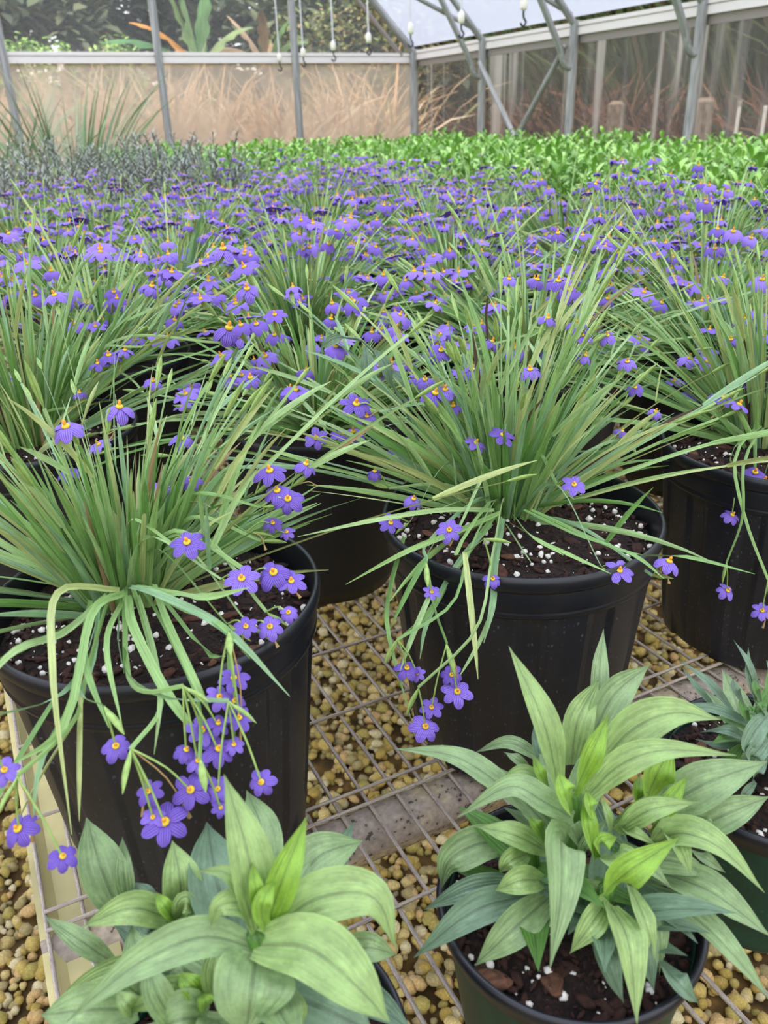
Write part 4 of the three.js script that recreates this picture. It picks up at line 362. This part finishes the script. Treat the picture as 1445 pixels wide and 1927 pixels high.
    const host = kind === 2 ? ends.find((e) => e.distanceTo(end) < 0.024 && e.y > t.y) : null; if (host) end = host; else if (kind === 2) ends.push(end.clone());
    const pts = smooth(path, 14), dir = pts[14].clone().sub(pts[13]).normalize();
    if (!host) part('flower_stem', new Acc(false).ribbon(pts, stemW(0.0036), hintFor(az, r), { across: 2, fold: 0.15 }).build(), M.blade[Math.floor(r() * 4)], o);
    if (!host) { const br = part('bract', bractGeo, M.bract, o); br.position.copy(end); br.quaternion.setFromUnitVectors(V3(0, 1, 0), t.clone().sub(end).normalize().lerp(dir, 0.55).normalize()); br.scale.set(0.024, bl, 0.024); }
    if (!host && (kind !== 2 ? r() < 0.7 : r() < 0.25)) { const e2 = pts[10], a2 = az + (r() - 0.5) * 2; part('leaf_bract', new Acc(false).ribbon(bladePts(e2, a2, kind === 2 ? 2.3 : 0.5, 0.05 + 0.04 * r(), 0.3), bladeW(0.0046), hintFor(a2, r), { fold: 0.2 }).build(), M.blade[Math.floor(r() * 6)], o); }
    part('pedicel', new Acc(false).tube(smooth([end.clone(), end.clone().lerp(t, 0.6).add(V3(0, 0.004, 0)), t.clone().add(V3(0, -0.001, 0))], 6), 0.0006, 5).build(), M.bract, o);
    if (r() < 0.2) { const q2 = t.clone().add(V3((r() - 0.5) * 0.02, -0.014 - 0.008 * r(), (r() - 0.5) * 0.012)); part('spent_pedicel', new Acc(false).tube(smooth([end.clone(), end.clone().lerp(q2, 0.5).add(V3(0.003, 0.004, 0.002)), q2], 6), (u) => (u > 0.9 ? 0.0013 : 0.00045), 5).build(), M.pedicel, o); }
    const cam = V3(0, 1, 0.15), out = kind === 1 ? V3((r() - 0.5) * 0.7, 1, 0.25 + 0.4 * r() - 0.15) : V3((r() - 0.5) * 0.9 - 0.1, 1, 0.3 + 0.5 * r());
    flower(o, t, out.lerp(cam, 0.15), s * (kind === 1 ? 1.0 : 0.95), kind === 1 ? [1, 4, 3, 1][Math.floor(r() * 4)] : [0, 4, 1, 0][Math.floor(r() * 4)], M.petal[Math.floor(r() * 3)], r);
  }
  return o;
}

const YB = 0.5003;
nearPlant('potted_flowering_grass', 'purple-flowered grass in large black pot at left, many flowers hanging over its rim', [0.078, YB, -0.53], 11, DATA.flL, { crown: [-0.018, 0, -0.034], blades: 210, front: 1.75, size: 0.76, hang: DATA.hangL, spires: 12 });
nearPlant('potted_flowering_grass', 'purple-flowered grass in the large black pot at the middle, stems trailing over its front', [0.374, YB, -0.506], 23, DATA.flM, { crown: [0.012, 0, -0.04], blades: 215, front: 2.1, size: 0.88, hang: DATA.hangM, spires: 30 });
nearPlant('potted_flowering_grass', 'purple-flowered grass in black pot cut off by the right edge, above the wire gap', [0.69, YB, -0.51], 31, DATA.flR, { crown: [0.02, 0, -0.035], front: 2.4, blades: 150 });
nearPlant('potted_flowering_grass', 'purple-flowered grass in black pot directly behind the left pot, cut off by the left edge', [0.035, YB, -0.955], 43, DATA.flB, { blades: 150 });

{ // broad-leaved weed among the stems behind the middle pot's flowers
  const o = thing('weed_seedling', 'grey-green oval-leaved weed among the stems left of the middle grass', 'weed', [0.33, 0.712, -0.64]);
  part('stem', new Acc(false).tube(smooth([V3(0.012, -0.02, 0.06), V3(0.0, 0.06, 0.02), V3(-0.03, 0.125, 0), V3(-0.05, 0.132, 0)], 10), 0.0012, 6).build(), M.leaf[3], o);
  for (const [a, b, w] of [[[-0.03, 0.122, 0.002], [-0.036, 0.088, 0.012], 0.0125], [[-0.022, 0.118, 0.004], [-0.012, 0.088, 0.014], 0.0125], [[-0.05, 0.132, 0], [-0.072, 0.127, 0.004], 0.009], [[-0.012, 0.1, 0.01], [0.006, 0.078, 0.02], 0.009]]) { const A = V3(...a), B = V3(...b); part('leaf', new Acc(false).ribbon(smooth([A, A.clone().lerp(B, 0.5).add(V3(0, 0.003, 0.003)), B], 10), (t) => w * Math.max(0.02, Math.sin(Math.PI * (0.04 + 0.94 * t))), V3(0, 0.3, 1), { across: 4, fold: 0.1 }).build(), M.leaf[3], o); }
}
// rows of the same grass behind
{
  const kinds = [101, 102, 103, 104, 105, 106, 107].map(makeFieldPlant), r = mulberry(9), ndc = V3(); let n = 0;
  const nth = ['leftmost', 'second from the left', 'third from the left', 'fourth from the left', 'fifth from the left', 'sixth from the left', 'seventh from the left', 'eighth from the left'], rows = ['first', 'second', 'third', 'fourth', 'fifth', 'sixth'], seen = {};
  const label = (x, z, row) => row === 0 ? (x < 0.5 ? 'flowering grass in black pot in the gap between the left and middle pots' : x < 0.75 ? 'flowering grass in black pot straight behind the middle pot' : 'flowering grass in black pot behind ' + (x < 1.08 ? 'and left of ' : '') + 'the right-edge pot') : row < 6 ? 'purple-flowered grass, ' + nth[(seen[row] = (seen[row] ?? -1) + 1)] + ' in the ' + rows[row] + ' row behind the front pots' : 'small distant purple-flowered grass near the grey shrubs and green plants';
  for (let row = 0; row < 9; row++) for (let c = -1; c < 8; c++) {
    const z = -0.86 - row * 0.345 + (r() - 0.5) * 0.05, x = 0.33 + (c - 1) * 0.298 + (row % 2 ? 0.12 : 0) + (r() - 0.5) * 0.04, pick = Math.floor(r() * 7), turn = r() * 6.28, sc = 0.94 + 0.12 * r();
    if (row === 0 && c < 1) continue; if (x < 0.06 || x > 1.74 || (x < 1.2 && z < -3.05)) continue; if (Math.hypot(x - 0.035, z + 0.955) < 0.26) continue;
    ndc.set(x, 0.78, z).project(camera); if (Math.abs(ndc.x) > 1.22) continue;
    const o = kinds[pick].clone(); o.name = numbered('potted_flowering_grass'); o.position.set(x, YB, z); o.rotation.y = turn; o.scale.setScalar(sc); scene.add(o); n++;
    tag(o, label(x, z, row), 'potted plant', row === 0 ? undefined : row < 6 ? 'flowering grass in the ' + rows[row] + ' row' : 'far rows of flowering grass');
  }

}

// ---------------------------------------------------------------- broad-leaved plants in green pots
const leafW = (w) => (t) => w * (t < 0.42 ? 0.42 + 0.58 * Math.sin(Math.PI / 2 * t / 0.42) : Math.max(0.015, Math.max(0, Math.cos(Math.PI / 2 * (t - 0.42) / 0.58)) ** 1.15));
function broadPlant(label, x, z, leaves, seed, crowns) {
  const o = thing('potted_broadleaf', label, 'potted plant', [x, YB, z]), r = mulberry(seed), P = V3(x, YB, z);
  pot(o, smallBody, smallRim, M.greenPot, M.rimBlack); soil(o, 0.0672, 0.1, seed, true);
  for (const [pts, w, c] of leaves) {
    const p = pts.map((q) => V3(...q).sub(P)), line = smooth(p, 16);
    part('leaf', new Acc(false).ribbon(line, leafW(w * 1.14), SUNUP, { fold: 0.10 + 0.10 * r(), across: 6, wave: 0.012, twist: (r() - 0.5) * 0.35 }).build(), M.leaf[c], o);
  }
  for (const [cx, cy, cz, h] of crowns) part('stem', new Acc(false).tube(smooth([V3(cx - x, 0.1, cz - z - 0.004), V3(cx - x + 0.003, (h - YB + 0.1) / 2, cz - z), V3(cx - x, h - YB + 0.004, cz - z)], 8), 0.0042, 8).build(), M.leaf[4], o);
  for (let k = 0; k < crowns.length * 7; k++) {   // low leaves round the foot of each shoot
    const [cx, , cz, h] = crowns[k % crowns.length], az = r() * 6.283, b = V3(cx - x, 0.108 + (h - YB - 0.108) * 0.65 * r(), cz - z), d = Math.hypot(b.x, b.z);
    part('leaf', new Acc(false).ribbon(bladePts(b, az, 0.75 + 0.5 * r(), 0.045 + 0.03 * r(), 0.5, 10), leafW(0.013 + 0.008 * r()), V3(0, 1, 0), { fold: 0.14, across: 4 }).build(), M.leaf[[0, 3, 4, 3][k % 4]], o);
  }
  return o;
}
broadPlant('pale grey-green broad-leaved plant in pot at the bottom left', 0.045, -0.25, DATA.leafL, 61, [[0.052, 0, -0.243, 0.695], [0.026, 0, -0.298, 0.66], [0.02, 0, -0.252, 0.655], [0.092, 0, -0.262, 0.64]]);
broadPlant('bright green broad-leaved plant in green pot at the lower right', 0.228, -0.248, DATA.leafR, 62, [[0.238, 0, -0.262, 0.67], [0.228, 0, -0.222, 0.645], [0.21, 0, -0.262, 0.65], [0.252, 0, -0.24, 0.645]]);
broadPlant('dark blue-green broad-leaved plant in green pot at the right edge', 0.413, -0.268, DATA.leafB, 63, [[0.4, 0, -0.275, 0.655], [0.425, 0, -0.26, 0.65]]);

// ---------------------------------------------------------------- leafy green plants on the far benches
{
  const cols = [0x9ccb5a, 0xaad866, 0x86b84a, 0xbadf80, 0x74a442].map(lin);
  const make = (seed) => { const r = mulberry(seed), o = new THREE.Group(), A = new Acc(), st = lin(0x6f9a3e);
    pot(o, farPotBody, farPotRim, M.blackFar, M.rimBlack); part('soil', new THREE.CircleGeometry(0.0795, 20).rotateX(-Math.PI / 2), M.soilFar, o, [0, 0.153, 0]);
    for (let s = 0; s < 9; s++) { const az = s * 2.4 + r(), lean = s ? 0.12 + 0.35 * r() : 0.05, H = 0.13 + 0.075 * r(), b = V3(Math.cos(az) * 0.03 * (s ? 1 : 0), 0.15, Math.sin(az) * 0.03 * (s ? 1 : 0)), pts = bladePts(b, az, lean, H, 0.1, 6); A.tube(pts, 0.0022, 4, st);
      for (let k = 1; k <= 6; k++) for (let w = 0; w < 2; w++) { const a = az + k * 1.3 + w * Math.PI + r() * 0.6; A.ribbon(bladePts(pts[k], a, k === 6 ? 0.45 : 0.7 + 0.4 * r(), (k === 6 ? 0.045 : 0.065) + 0.022 * r(), 0.9, 5), (t) => 0.021 * Math.sin(Math.PI * (0.1 + 0.88 * t)), V3(0, 1, 0), { across: 2, fold: 0.15, color: cols[Math.floor(r() * 5)] }); } }
    part('foliage', A.build(), M.leafV, o, null, 'stuff'); return o; };
  const kinds = [201, 202, 203, 204, 205, 206].map(make), r = mulberry(19), ndc = V3(); let n = 0, edge = 0;
  const put = (x, z, label, group) => { ndc.set(x, 0.8, z).project(camera); const t = r(), k = Math.floor(r() * 6), s = 0.92 + 0.2 * r(); if (Math.abs(ndc.x) > 1.12) return; const o = kinds[k].clone(); o.name = numbered('potted_green_plant'); o.position.set(x, YB, z); o.rotation.y = t * 6.28; o.scale.set(s, s * (0.95 + 0.12 * r()), s); scene.add(o); n++; tag(o, label, 'potted plant', group); };
  for (let i = 0; i < 9; i++) for (let j = 0; j < 27; j++) { const x = 1.98 + i * 0.262 + (r() - 0.5) * 0.05, z = -0.7 - j * 0.262 + (r() - 0.5) * 0.05; if (z < -7.45 || x > 4.12) continue; const ord = ['nearest', 'second', 'third', 'fourth', 'fifth', 'sixth', 'seventh', 'eighth', 'ninth', 'tenth']; ndc.set(x, 0.8, z).project(camera); if (i === 0 && Math.abs(ndc.x) < 1.12 && edge < 10) { put(x, z, 'bright green leafy plant, ' + ord[edge++] + ' along the edge of the purple flowers from the right', 'front rows of green plants'); continue; }
    put(x, z, i < 2 ? 'bright green leafy plant in the front rows beside the purple flowers' : z < -5.6 ? 'bright green leafy plant in the far rows by the end wall' : 'bright green leafy plant in the rows along the side wall', i < 2 ? 'front rows of green plants' : z < -5.6 ? 'far rows of green plants' : 'side wall rows of green plants'); }
  const b3 = bench('welded wire bench carrying green plants behind the grey shrubs', 1.16, 1.83, -7.5, -4.75, []); for (const z of [-7.3, -6.0, -4.85]) { part('support_pipe', bar(V3(1.15, 0, 0), V3(1.84, 0, 0), 0.0212), M.pipe, b3, [0, 0.4722, z]); for (const x of [1.18, 1.81]) part('leg', bar(V3(x, GY, z), V3(x, 0.452, z), 0.02), M.pipe, b3); }
  for (let i = 0; i < 3; i++) for (let j = 0; j < 14; j++) { const x = 1.22 + i * 0.25 + (r() - 0.5) * 0.04, z = -3.78 - j * 0.265 + (r() - 0.5) * 0.05; if (i === 0 && j < 4) continue; if (z < -7.4 || (z < -4.55 && z > -4.85)) continue; put(x, z, 'bright green leafy plant behind the grey shrubs', 'green plants behind the grey shrubs'); }

}
// grey fine-leaved shrubs at the left
{
  const cols = [0x98a092, 0xaab2a4, 0x868f82, 0xb8beb2, 0x949c86].map(lin), stem = lin(0x5a4f48);
  const make = (seed) => { const r = mulberry(seed), o = new THREE.Group(), A = new Acc();
    pot(o, farPotBody, farPotRim, M.blackFar, M.rimBlack); part('soil', new THREE.CircleGeometry(0.0795, 20).rotateX(-Math.PI / 2), M.soilFar, o, [0, 0.153, 0]);
    for (let s = 0; s < 26; s++) { const az = r() * 6.283, pts = bladePts(V3(Math.cos(az) * 0.03, 0.15, Math.sin(az) * 0.03), az, 0.05 + 0.85 * r(), 0.17 + 0.13 * r(), 0.2, 7); A.tube(pts, 0.0016, 3, stem);
      for (let k = 1; k <= 7; k++) for (let w = 0; w < 7; w++) { const p = pts[k - 1].clone().lerp(pts[k], w / 7), a = az + w * 2.4 + r(); A.ribbon(bladePts(p, a, 0.7 + 0.5 * r(), 0.026 + 0.012 * r(), 0.2, 2), (t) => 0.0042 * (1 - 0.75 * Math.abs(t - 0.4)), V3(0, 1, 0), { across: 1, color: cols[Math.floor(r() * 5)] }); } }
    part('foliage', A.build(), M.plainV, o, null, 'stuff'); return o; };
  const kinds = [301, 302, 303].map(make), r = mulberry(29); let n = 0;
  for (const [x, z, s] of [[0.18, -3.42, 1.0], [0.45, -3.5, 1.08], [0.73, -3.45, 1.05], [0.99, -3.5, 1.1], [0.3, -3.78, 1.12], [0.58, -3.8, 1.05], [0.86, -3.82, 1.15], [1.1, -3.84, 1.15], [0.14, -3.95, 1.1], [0.44, -4.1, 1.15], [0.72, -4.12, 1.1], [1.0, -4.15, 1.18], [0.86, -4.45, 1.15], [0.58, -4.45, 1.15], [0.3, -4.4, 1.1], [1.08, -4.5, 1.15]]) { const o = kinds[n % 3].clone(); n++; o.name = numbered('potted_grey_shrub'); o.position.set(x, YB, z); o.rotation.y = r() * 6; o.scale.set(s, s, s); scene.add(o); tag(o, 'grey-green feathery shrub in the clump at the left before the end wall', 'potted plant', 'grey shrubs at the left'); }
}
// tall weed grass growing up behind the shrubs
{ const cols = [0x92ac7c, 0x829c72, 0xa6ba8c, 0xbac49c].map(lin); let n = 0;
  for (const [x, z, h, k] of [[0.5, -6.9, 1.3, 60], [0.74, -5.9, 1.36, 70], [0.86, -6.5, 1.5, 70], [0.12, -6.6, 1.25, 46], [0.24, -5.6, 1.15, 46]]) { const r = mulberry(400 + n), A = new Acc(); for (let i = 0; i < k; i++) { const az = r() * 6.283, pts = bladePts(V3(Math.cos(az) * 0.07 * r(), 0, Math.sin(az) * 0.07 * r()), az, 0.03 + 0.2 * r(), h * (0.75 + 0.4 * r()), 0.35 + 0.7 * r(), 10); A.ribbon(pts, bladeW(0.016 + 0.010 * r()), hintFor(az, r), { across: 1, color: cols[Math.floor(r() * 4)] }); }
    const o = thing('tall_grass', ['tall green weed grass tuft, middle of the tufts at the left', 'tall green weed grass tuft right of the leftmost wall post', 'tallest green weed grass tuft, rightmost of those at the left', 'tall green weed grass tuft at the foot of the leftmost post', 'tall green weed grass tuft at the left edge'][n++], 'grass', [x, GY, z], 0, 'weed grass tufts'); part('blades', A.build(), M.foliage, o, null, 'stuff'); } }

// ---------------------------------------------------------------- outside
{ // dry grass banks
  const tan = [0xe2c4a0, 0xd4ae88, 0xecd6b8, 0xc6a682, 0xb0b47c, 0xe0b68a].map(lin), brown = [0x765440, 0x5a4038, 0x8c6850, 0x4a3a36, 0x4c5836, 0x7c543c].map(lin), green = [0x5a6a3c, 0x465832, 0x707c4a, 0x6f6442].map(lin);
  const bank = (label, seed, count, place, pal, h0, h1, w) => { const r = mulberry(seed), A = new Acc(); for (let k = 0; k < count; k++) { const [x, z] = place(r), az = r() * 6.283, H = lerp(h0, h1, r()) , clump = fbm(x * 1.4 + 40, z * 1.4 + 40, 55), p = pal[clump > 0.55 ? Math.floor(r() * 6) : Math.floor(r() * 4)] ?? pal[0]; A.ribbon(bladePts(V3(x, GY, z), az, 0.02 + 0.16 * r(), H * (0.7 + 0.6 * clump), 0.3 + 1.1 * r(), 6), bladeW(w * (0.6 + 0.8 * r())), hintFor(az, r), { across: 1, color: p }); } const o = thing('dry_grass', label, 'grass'); o.userData.kind = 'stuff'; part('blades', A.build(), M.plainV, o); };
  bank('bank of tall tan dry grass behind the end wall', 1, 3800, (r) => [-4 + 9.2 * r(), -9.2 - 1.5 * r()], tan, 1.1, 2.0, 0.03);
  bank('bank of brown dry grass behind the streaked side wall', 2, 3600, (r) => [5.9 + 0.9 * r(), -10 + 9.5 * r()], brown, 0.9, 1.6, 0.03);
  bank('taller green growth behind the brown dry grass', 3, 2600, (r) => [7.7 + 0.6 * r(), -11.5 + 12 * r()], [...green, ...green], 2.2, 3.8, 0.05);
}
const leafCard = (A, p, r, s, col) => { const az = r() * 6.283; A.ribbon(bladePts(p, az, 0.6 + 1.4 * r(), s, 0.6, 3), (t) => s * 0.45 * Math.sin(Math.PI * (0.08 + 0.88 * t)), V3(r() - 0.5, 1, r() - 0.5), { across: 1, color: col }); };
function tree(name, label, x, z, h, crowns, pal, seed, count, leaf, group) {
  const r = mulberry(seed), o = thing(name, label, name === 'shrub' ? 'shrub' : 'tree', [x, GY, z], 0, group), cols = pal.map(lin), A = new Acc();
  if (name !== 'shrub') part('trunk', new Acc(false).tube(smooth([V3(0, -0.05, 0), V3(0.06, h * 0.35, 0.03), V3(-0.03, h * 0.7, 0), V3(0.02, h, 0)], 10), (t) => (0.16 - 0.1 * t) * h / 7, 9).build(), M.trunk, o);
  for (const [cx, cy, cz, R, ry] of crowns) for (let k = 0; k < count; k++) { const d = V3(r() - 0.5, r() - 0.5, r() - 0.5).normalize().multiplyScalar(R * Math.cbrt(0.25 + 0.75 * r())); leafCard(A, V3(cx + d.x, cy + d.y * ry, cz + d.z), r, leaf * (0.7 + 0.6 * r()), cols[Math.floor(r() * cols.length)]); }
  part('foliage', A.build(), M.plainV, o, null, 'stuff'); return o;
}
const dark = [0x3e4a38, 0x4a5742, 0x333e30, 0x55614a];
tree('tree', 'dark broad tree at the upper left corner', 0.6, -18, 8, [[-1.2, 4.6, 0, 2.0, 0.9], [1.0, 3.9, 0.4, 1.7, 0.9], [0, 6.4, 0, 2.2, 0.8], [-0.6, 2.2, 0.5, 1.5, 0.9]], dark, 501, 2200, 0.36, 'dark trees behind the end wall');
tree('tree', 'dark tree with bare reddish trunk above the first wall panel', 3.15, -17, 8, [[-0.9, 4.2, -0.8, 1.7, 0.9], [0.9, 3.6, -0.8, 1.6, 0.9], [0.2, 6.0, 0, 2.1, 0.8], [0.8, 1.9, -1, 1.3, 0.9]], dark, 502, 2200, 0.34, 'dark trees behind the end wall');
tree('tree', 'dark tree behind the banana clump', 7.2, -18.5, 8, [[-1.4, 3.6, 0, 2.0, 1], [1.4, 4.8, 0, 2.1, 1], [0, 6.5, 0, 2.3, 0.8], [1.2, 2.4, 0.6, 1.7, 0.9]], dark, 503, 2200, 0.36, 'dark trees behind the end wall');
tree('tree', 'dark green tree behind the gable corner', 10.5, -17.5, 8, [[-1.6, 3.4, 0, 2.1, 1], [1.4, 4.6, 0, 2.2, 1], [0, 6.4, 0, 2.3, 0.8], [-1.5, 1.8, 0.6, 1.6, 0.8]], [0x59673f, 0x4a5738, 0x6c7748, 0x3f4a34], 504, 2200, 0.36, 'dark trees behind the end wall');
tree('tree', 'dark tree looming behind the eave rail', 12.5, -14.5, 7, [[-0.4, 2.2, 0, 1.9, 1], [0.4, 4.0, 0, 2.0, 1], [0, 5.6, 0, 1.9, 0.8]], dark, 506, 2000, 0.36);
tree('tree', 'green tree behind the side wall at the right', 13, -8, 6, [[-1, 2.4, -1.6, 1.9, 1], [-1, 2.6, 1.6, 2.0, 1], [0, 4.2, 0, 2.2, 0.8], [-1, 2.2, 4.2, 1.8, 1]], [0x6a7a46, 0x5a683e, 0x7b8752, 0x4a5636], 505, 2000, 0.36);
for (const [x, z, l] of [[-1.6, -15.6, 'dark thicket low behind the end wall at the far left'], [1.9, -15.4, 'dark thicket low behind the end wall below the bare trunk'], [5.4, -15.5, 'dark thicket low behind the end wall below the drop cords'], [8.9, -15.2, 'dark thicket low behind the gable corner'], [12.2, -11.3, 'dark thicket low behind the first bay of the side wall']]) tree('shrub', l, x, z, 3, [[-0.85, 0.9, 0, 1.2, 0.9], [0.85, 1.0, 0, 1.2, 0.9], [0, 2.1, 0, 1.3, 0.9]], [0x55604a, 0x66704f, 0x48523e, 0x757a58], 540 + Math.round(x * 3), 1500, 0.3, 'dark thickets outside');
const lime = [0x9cc25e, 0x86ad4e, 0xb0d070, 0x739a44];
[[1.25, -12.4, 'low lime-green shrub above the rail at the left edge'], [1.68, -12.9, 'low lime-green shrub above the rail left of the bare trunk'], [2.5, -12.6, 'low lime-green shrub above the rail right of the bare trunk']].forEach(([x, z, l], k) => tree('shrub', l, x, z, 2, [[0, 1.84, 0, 0.42, 1.0]], lime, 520 + k, 420, 0.1, 'lime shrubs above the rail'));
tree('shrub', 'yellow-green bush above the rail beside the drop cords', 5.2, -12.6, 2.6, [[0, 1.9, 0, 0.75, 1.1], [0.7, 2.1, 0.1, 0.7, 1.1]], [0x8a9650, 0x9aa060, 0x77883f, 0xb09a66], 530, 600, 0.11);
tree('shrub', 'tan and green thicket before the dark gable strip', 6.6, -12.4, 2.8, [[0, 1.9, 0, 0.8, 1.2], [0.6, 2.4, 0.2, 0.7, 1.2]], [0xa08a58, 0x8a8a50, 0xb49a70, 0x70783f], 531, 600, 0.11);
// banana plants
function banana(label, x, z, leaves, seed, H = 1.85) {
  const o = thing('banana_plant', label, 'plant', [x, GY, z], 0, null), r = mulberry(seed); part('stalk', new Acc(false).tube(smooth([V3(0, -0.02, 0), V3(0.02, H / 2, 0), V3(0, H + 0.05, 0)], 8), (t) => 0.1 - 0.05 * t, 10).build(), M.trunk, o);
  for (const [az, tilt, len, droop, col, w] of leaves) part('leaf', new Acc(false).ribbon(bladePts(V3(0, H, 0), az, tilt, len, droop, 14), (t) => w * Math.max(0, Math.sin(Math.PI * Math.min(1, 0.06 + 0.92 * t))) ** 0.6 * (0.9 + 0.2 * Math.sin(t * 60)), V3(0, 1, 0.3), { across: 4, fold: -0.3, wave: 0.05 }).build(), std({ color: col, map: veins, roughness: 0.6 }), o);
  return o;
}
const PI = Math.PI;
banana('green banana plant with an orange dying leaf left of the wall post', 3.42, -12.0, [[PI, 0.75, 1.0, 0.9, 0xf0a040, 0.17], [PI + 0.1, 1.05, 1.25, 0.9, 0x5f9a5c, 0.2], [PI - 0.4, 0.28, 1.0, 0.5, 0x9cbc7a, 0.24], [2.4, 0.2, 1.1, 0.4, 0x8fb478, 0.24], [0.1, 0.7, 0.9, 1.0, 0xa4b878, 0.18], [4.5, 0.9, 0.9, 1.6, 0xc4a878, 0.18], [0.3, 0.12, 1.1, 0.3, 0x7cab6c, 0.2], [3.6, 1.2, 0.7, 1.6, 0xd0b080, 0.16]], 1);
banana('banana plant with drooping brown leaves right of the orange leaf', 4.4, -12.1, [[PI, 0.55, 0.8, 0.5, 0xd8b494, 0.18], [PI, 0.95, 1.1, 1.9, 0xd8b488, 0.2], [0.2, 0.6, 0.7, 1.6, 0x8cab66, 0.2], [2.0, 0.3, 0.8, 1.0, 0xb89a76, 0.18], [0.8, 0.3, 0.8, 1.2, 0x6f9652, 0.22], [5.2, 0.6, 0.8, 2.0, 0xcaa678, 0.16], [0.0, 0.8, 0.6, 2.0, 0xd4ac80, 0.14]], 2);
banana('pale green banana plant seen dimly through the sheeting at the left', 0.95, -8.75, [[0.3, 0.4, 0.6, 1.2, 0x98b888, 0.15], [2.8, 0.5, 0.55, 1.3, 0xdfb297, 0.1], [0.2, 0.9, 0.6, 1.2, 0xa3c093, 0.14], [5.9, 0.2, 0.6, 0.5, 0x8fb080, 0.14]], 3, 0.95);
// fence posts and stakes
[[3.05, -9.7, 1.15, 0.05, 'pale fence post behind the middle panel of the end wall'], [4.75, -9.5, 1.16, 0.05, 'pale fence post behind the end wall next to the corner'], [5.3, -7.88, 1.14, 0.045, 'grey fence post left of the cross brace, behind the side wall'], [5.3, -6.08, 1.11, 0.05, 'grey fence post right of the cross brace, behind the side wall'], [5.3, -5.1, 1.1, 0.05, 'grey fence post beside the right-hand wall post']].forEach(([x, z, top, w, l]) => { const o = thing('fence_post', l, 'fence post', [x, GY, z], 0, 'fence posts outside'); part('shaft', boxGeo(-w, w, 0, top - GY - 0.03, -w, w), M.wood, o); part('cap', new THREE.CylinderGeometry(w * 0.75, w * 1.38, 0.03, 4, 1).rotateY(Math.PI / 4).translate(0, top - GY - 0.015, 0), M.wood, o); });
[[5.25, -4.73, 1.03, 'thin white stake with dark tip at the right, behind the side wall'], [5.25, -4.5, 0.99, 'thin white stake nearest the right edge of the photo']].forEach(([x, z, top, l], k) => { const o = thing('stake', l, 'stake', [x, GY, z]); part('rod', bar(V3(0, 0, 0), V3(0.01, top - GY, 0), 0.013, 8), M.white, o); part('tip', bar(V3(0.01, top - GY, 0), V3(0.01, top - GY + 0.04, 0), k ? 0.014 : 0.016, 8), k ? M.white : M.railDark, o); });

for (const o of scene.children) if (o.userData.category === 'potted plant') o.userData.kind = 'thing';
scene.traverse((o) => { if (o.isMesh) { o.castShadow = true; o.receiveShadow = true; } });
renderer.render(scene, camera);
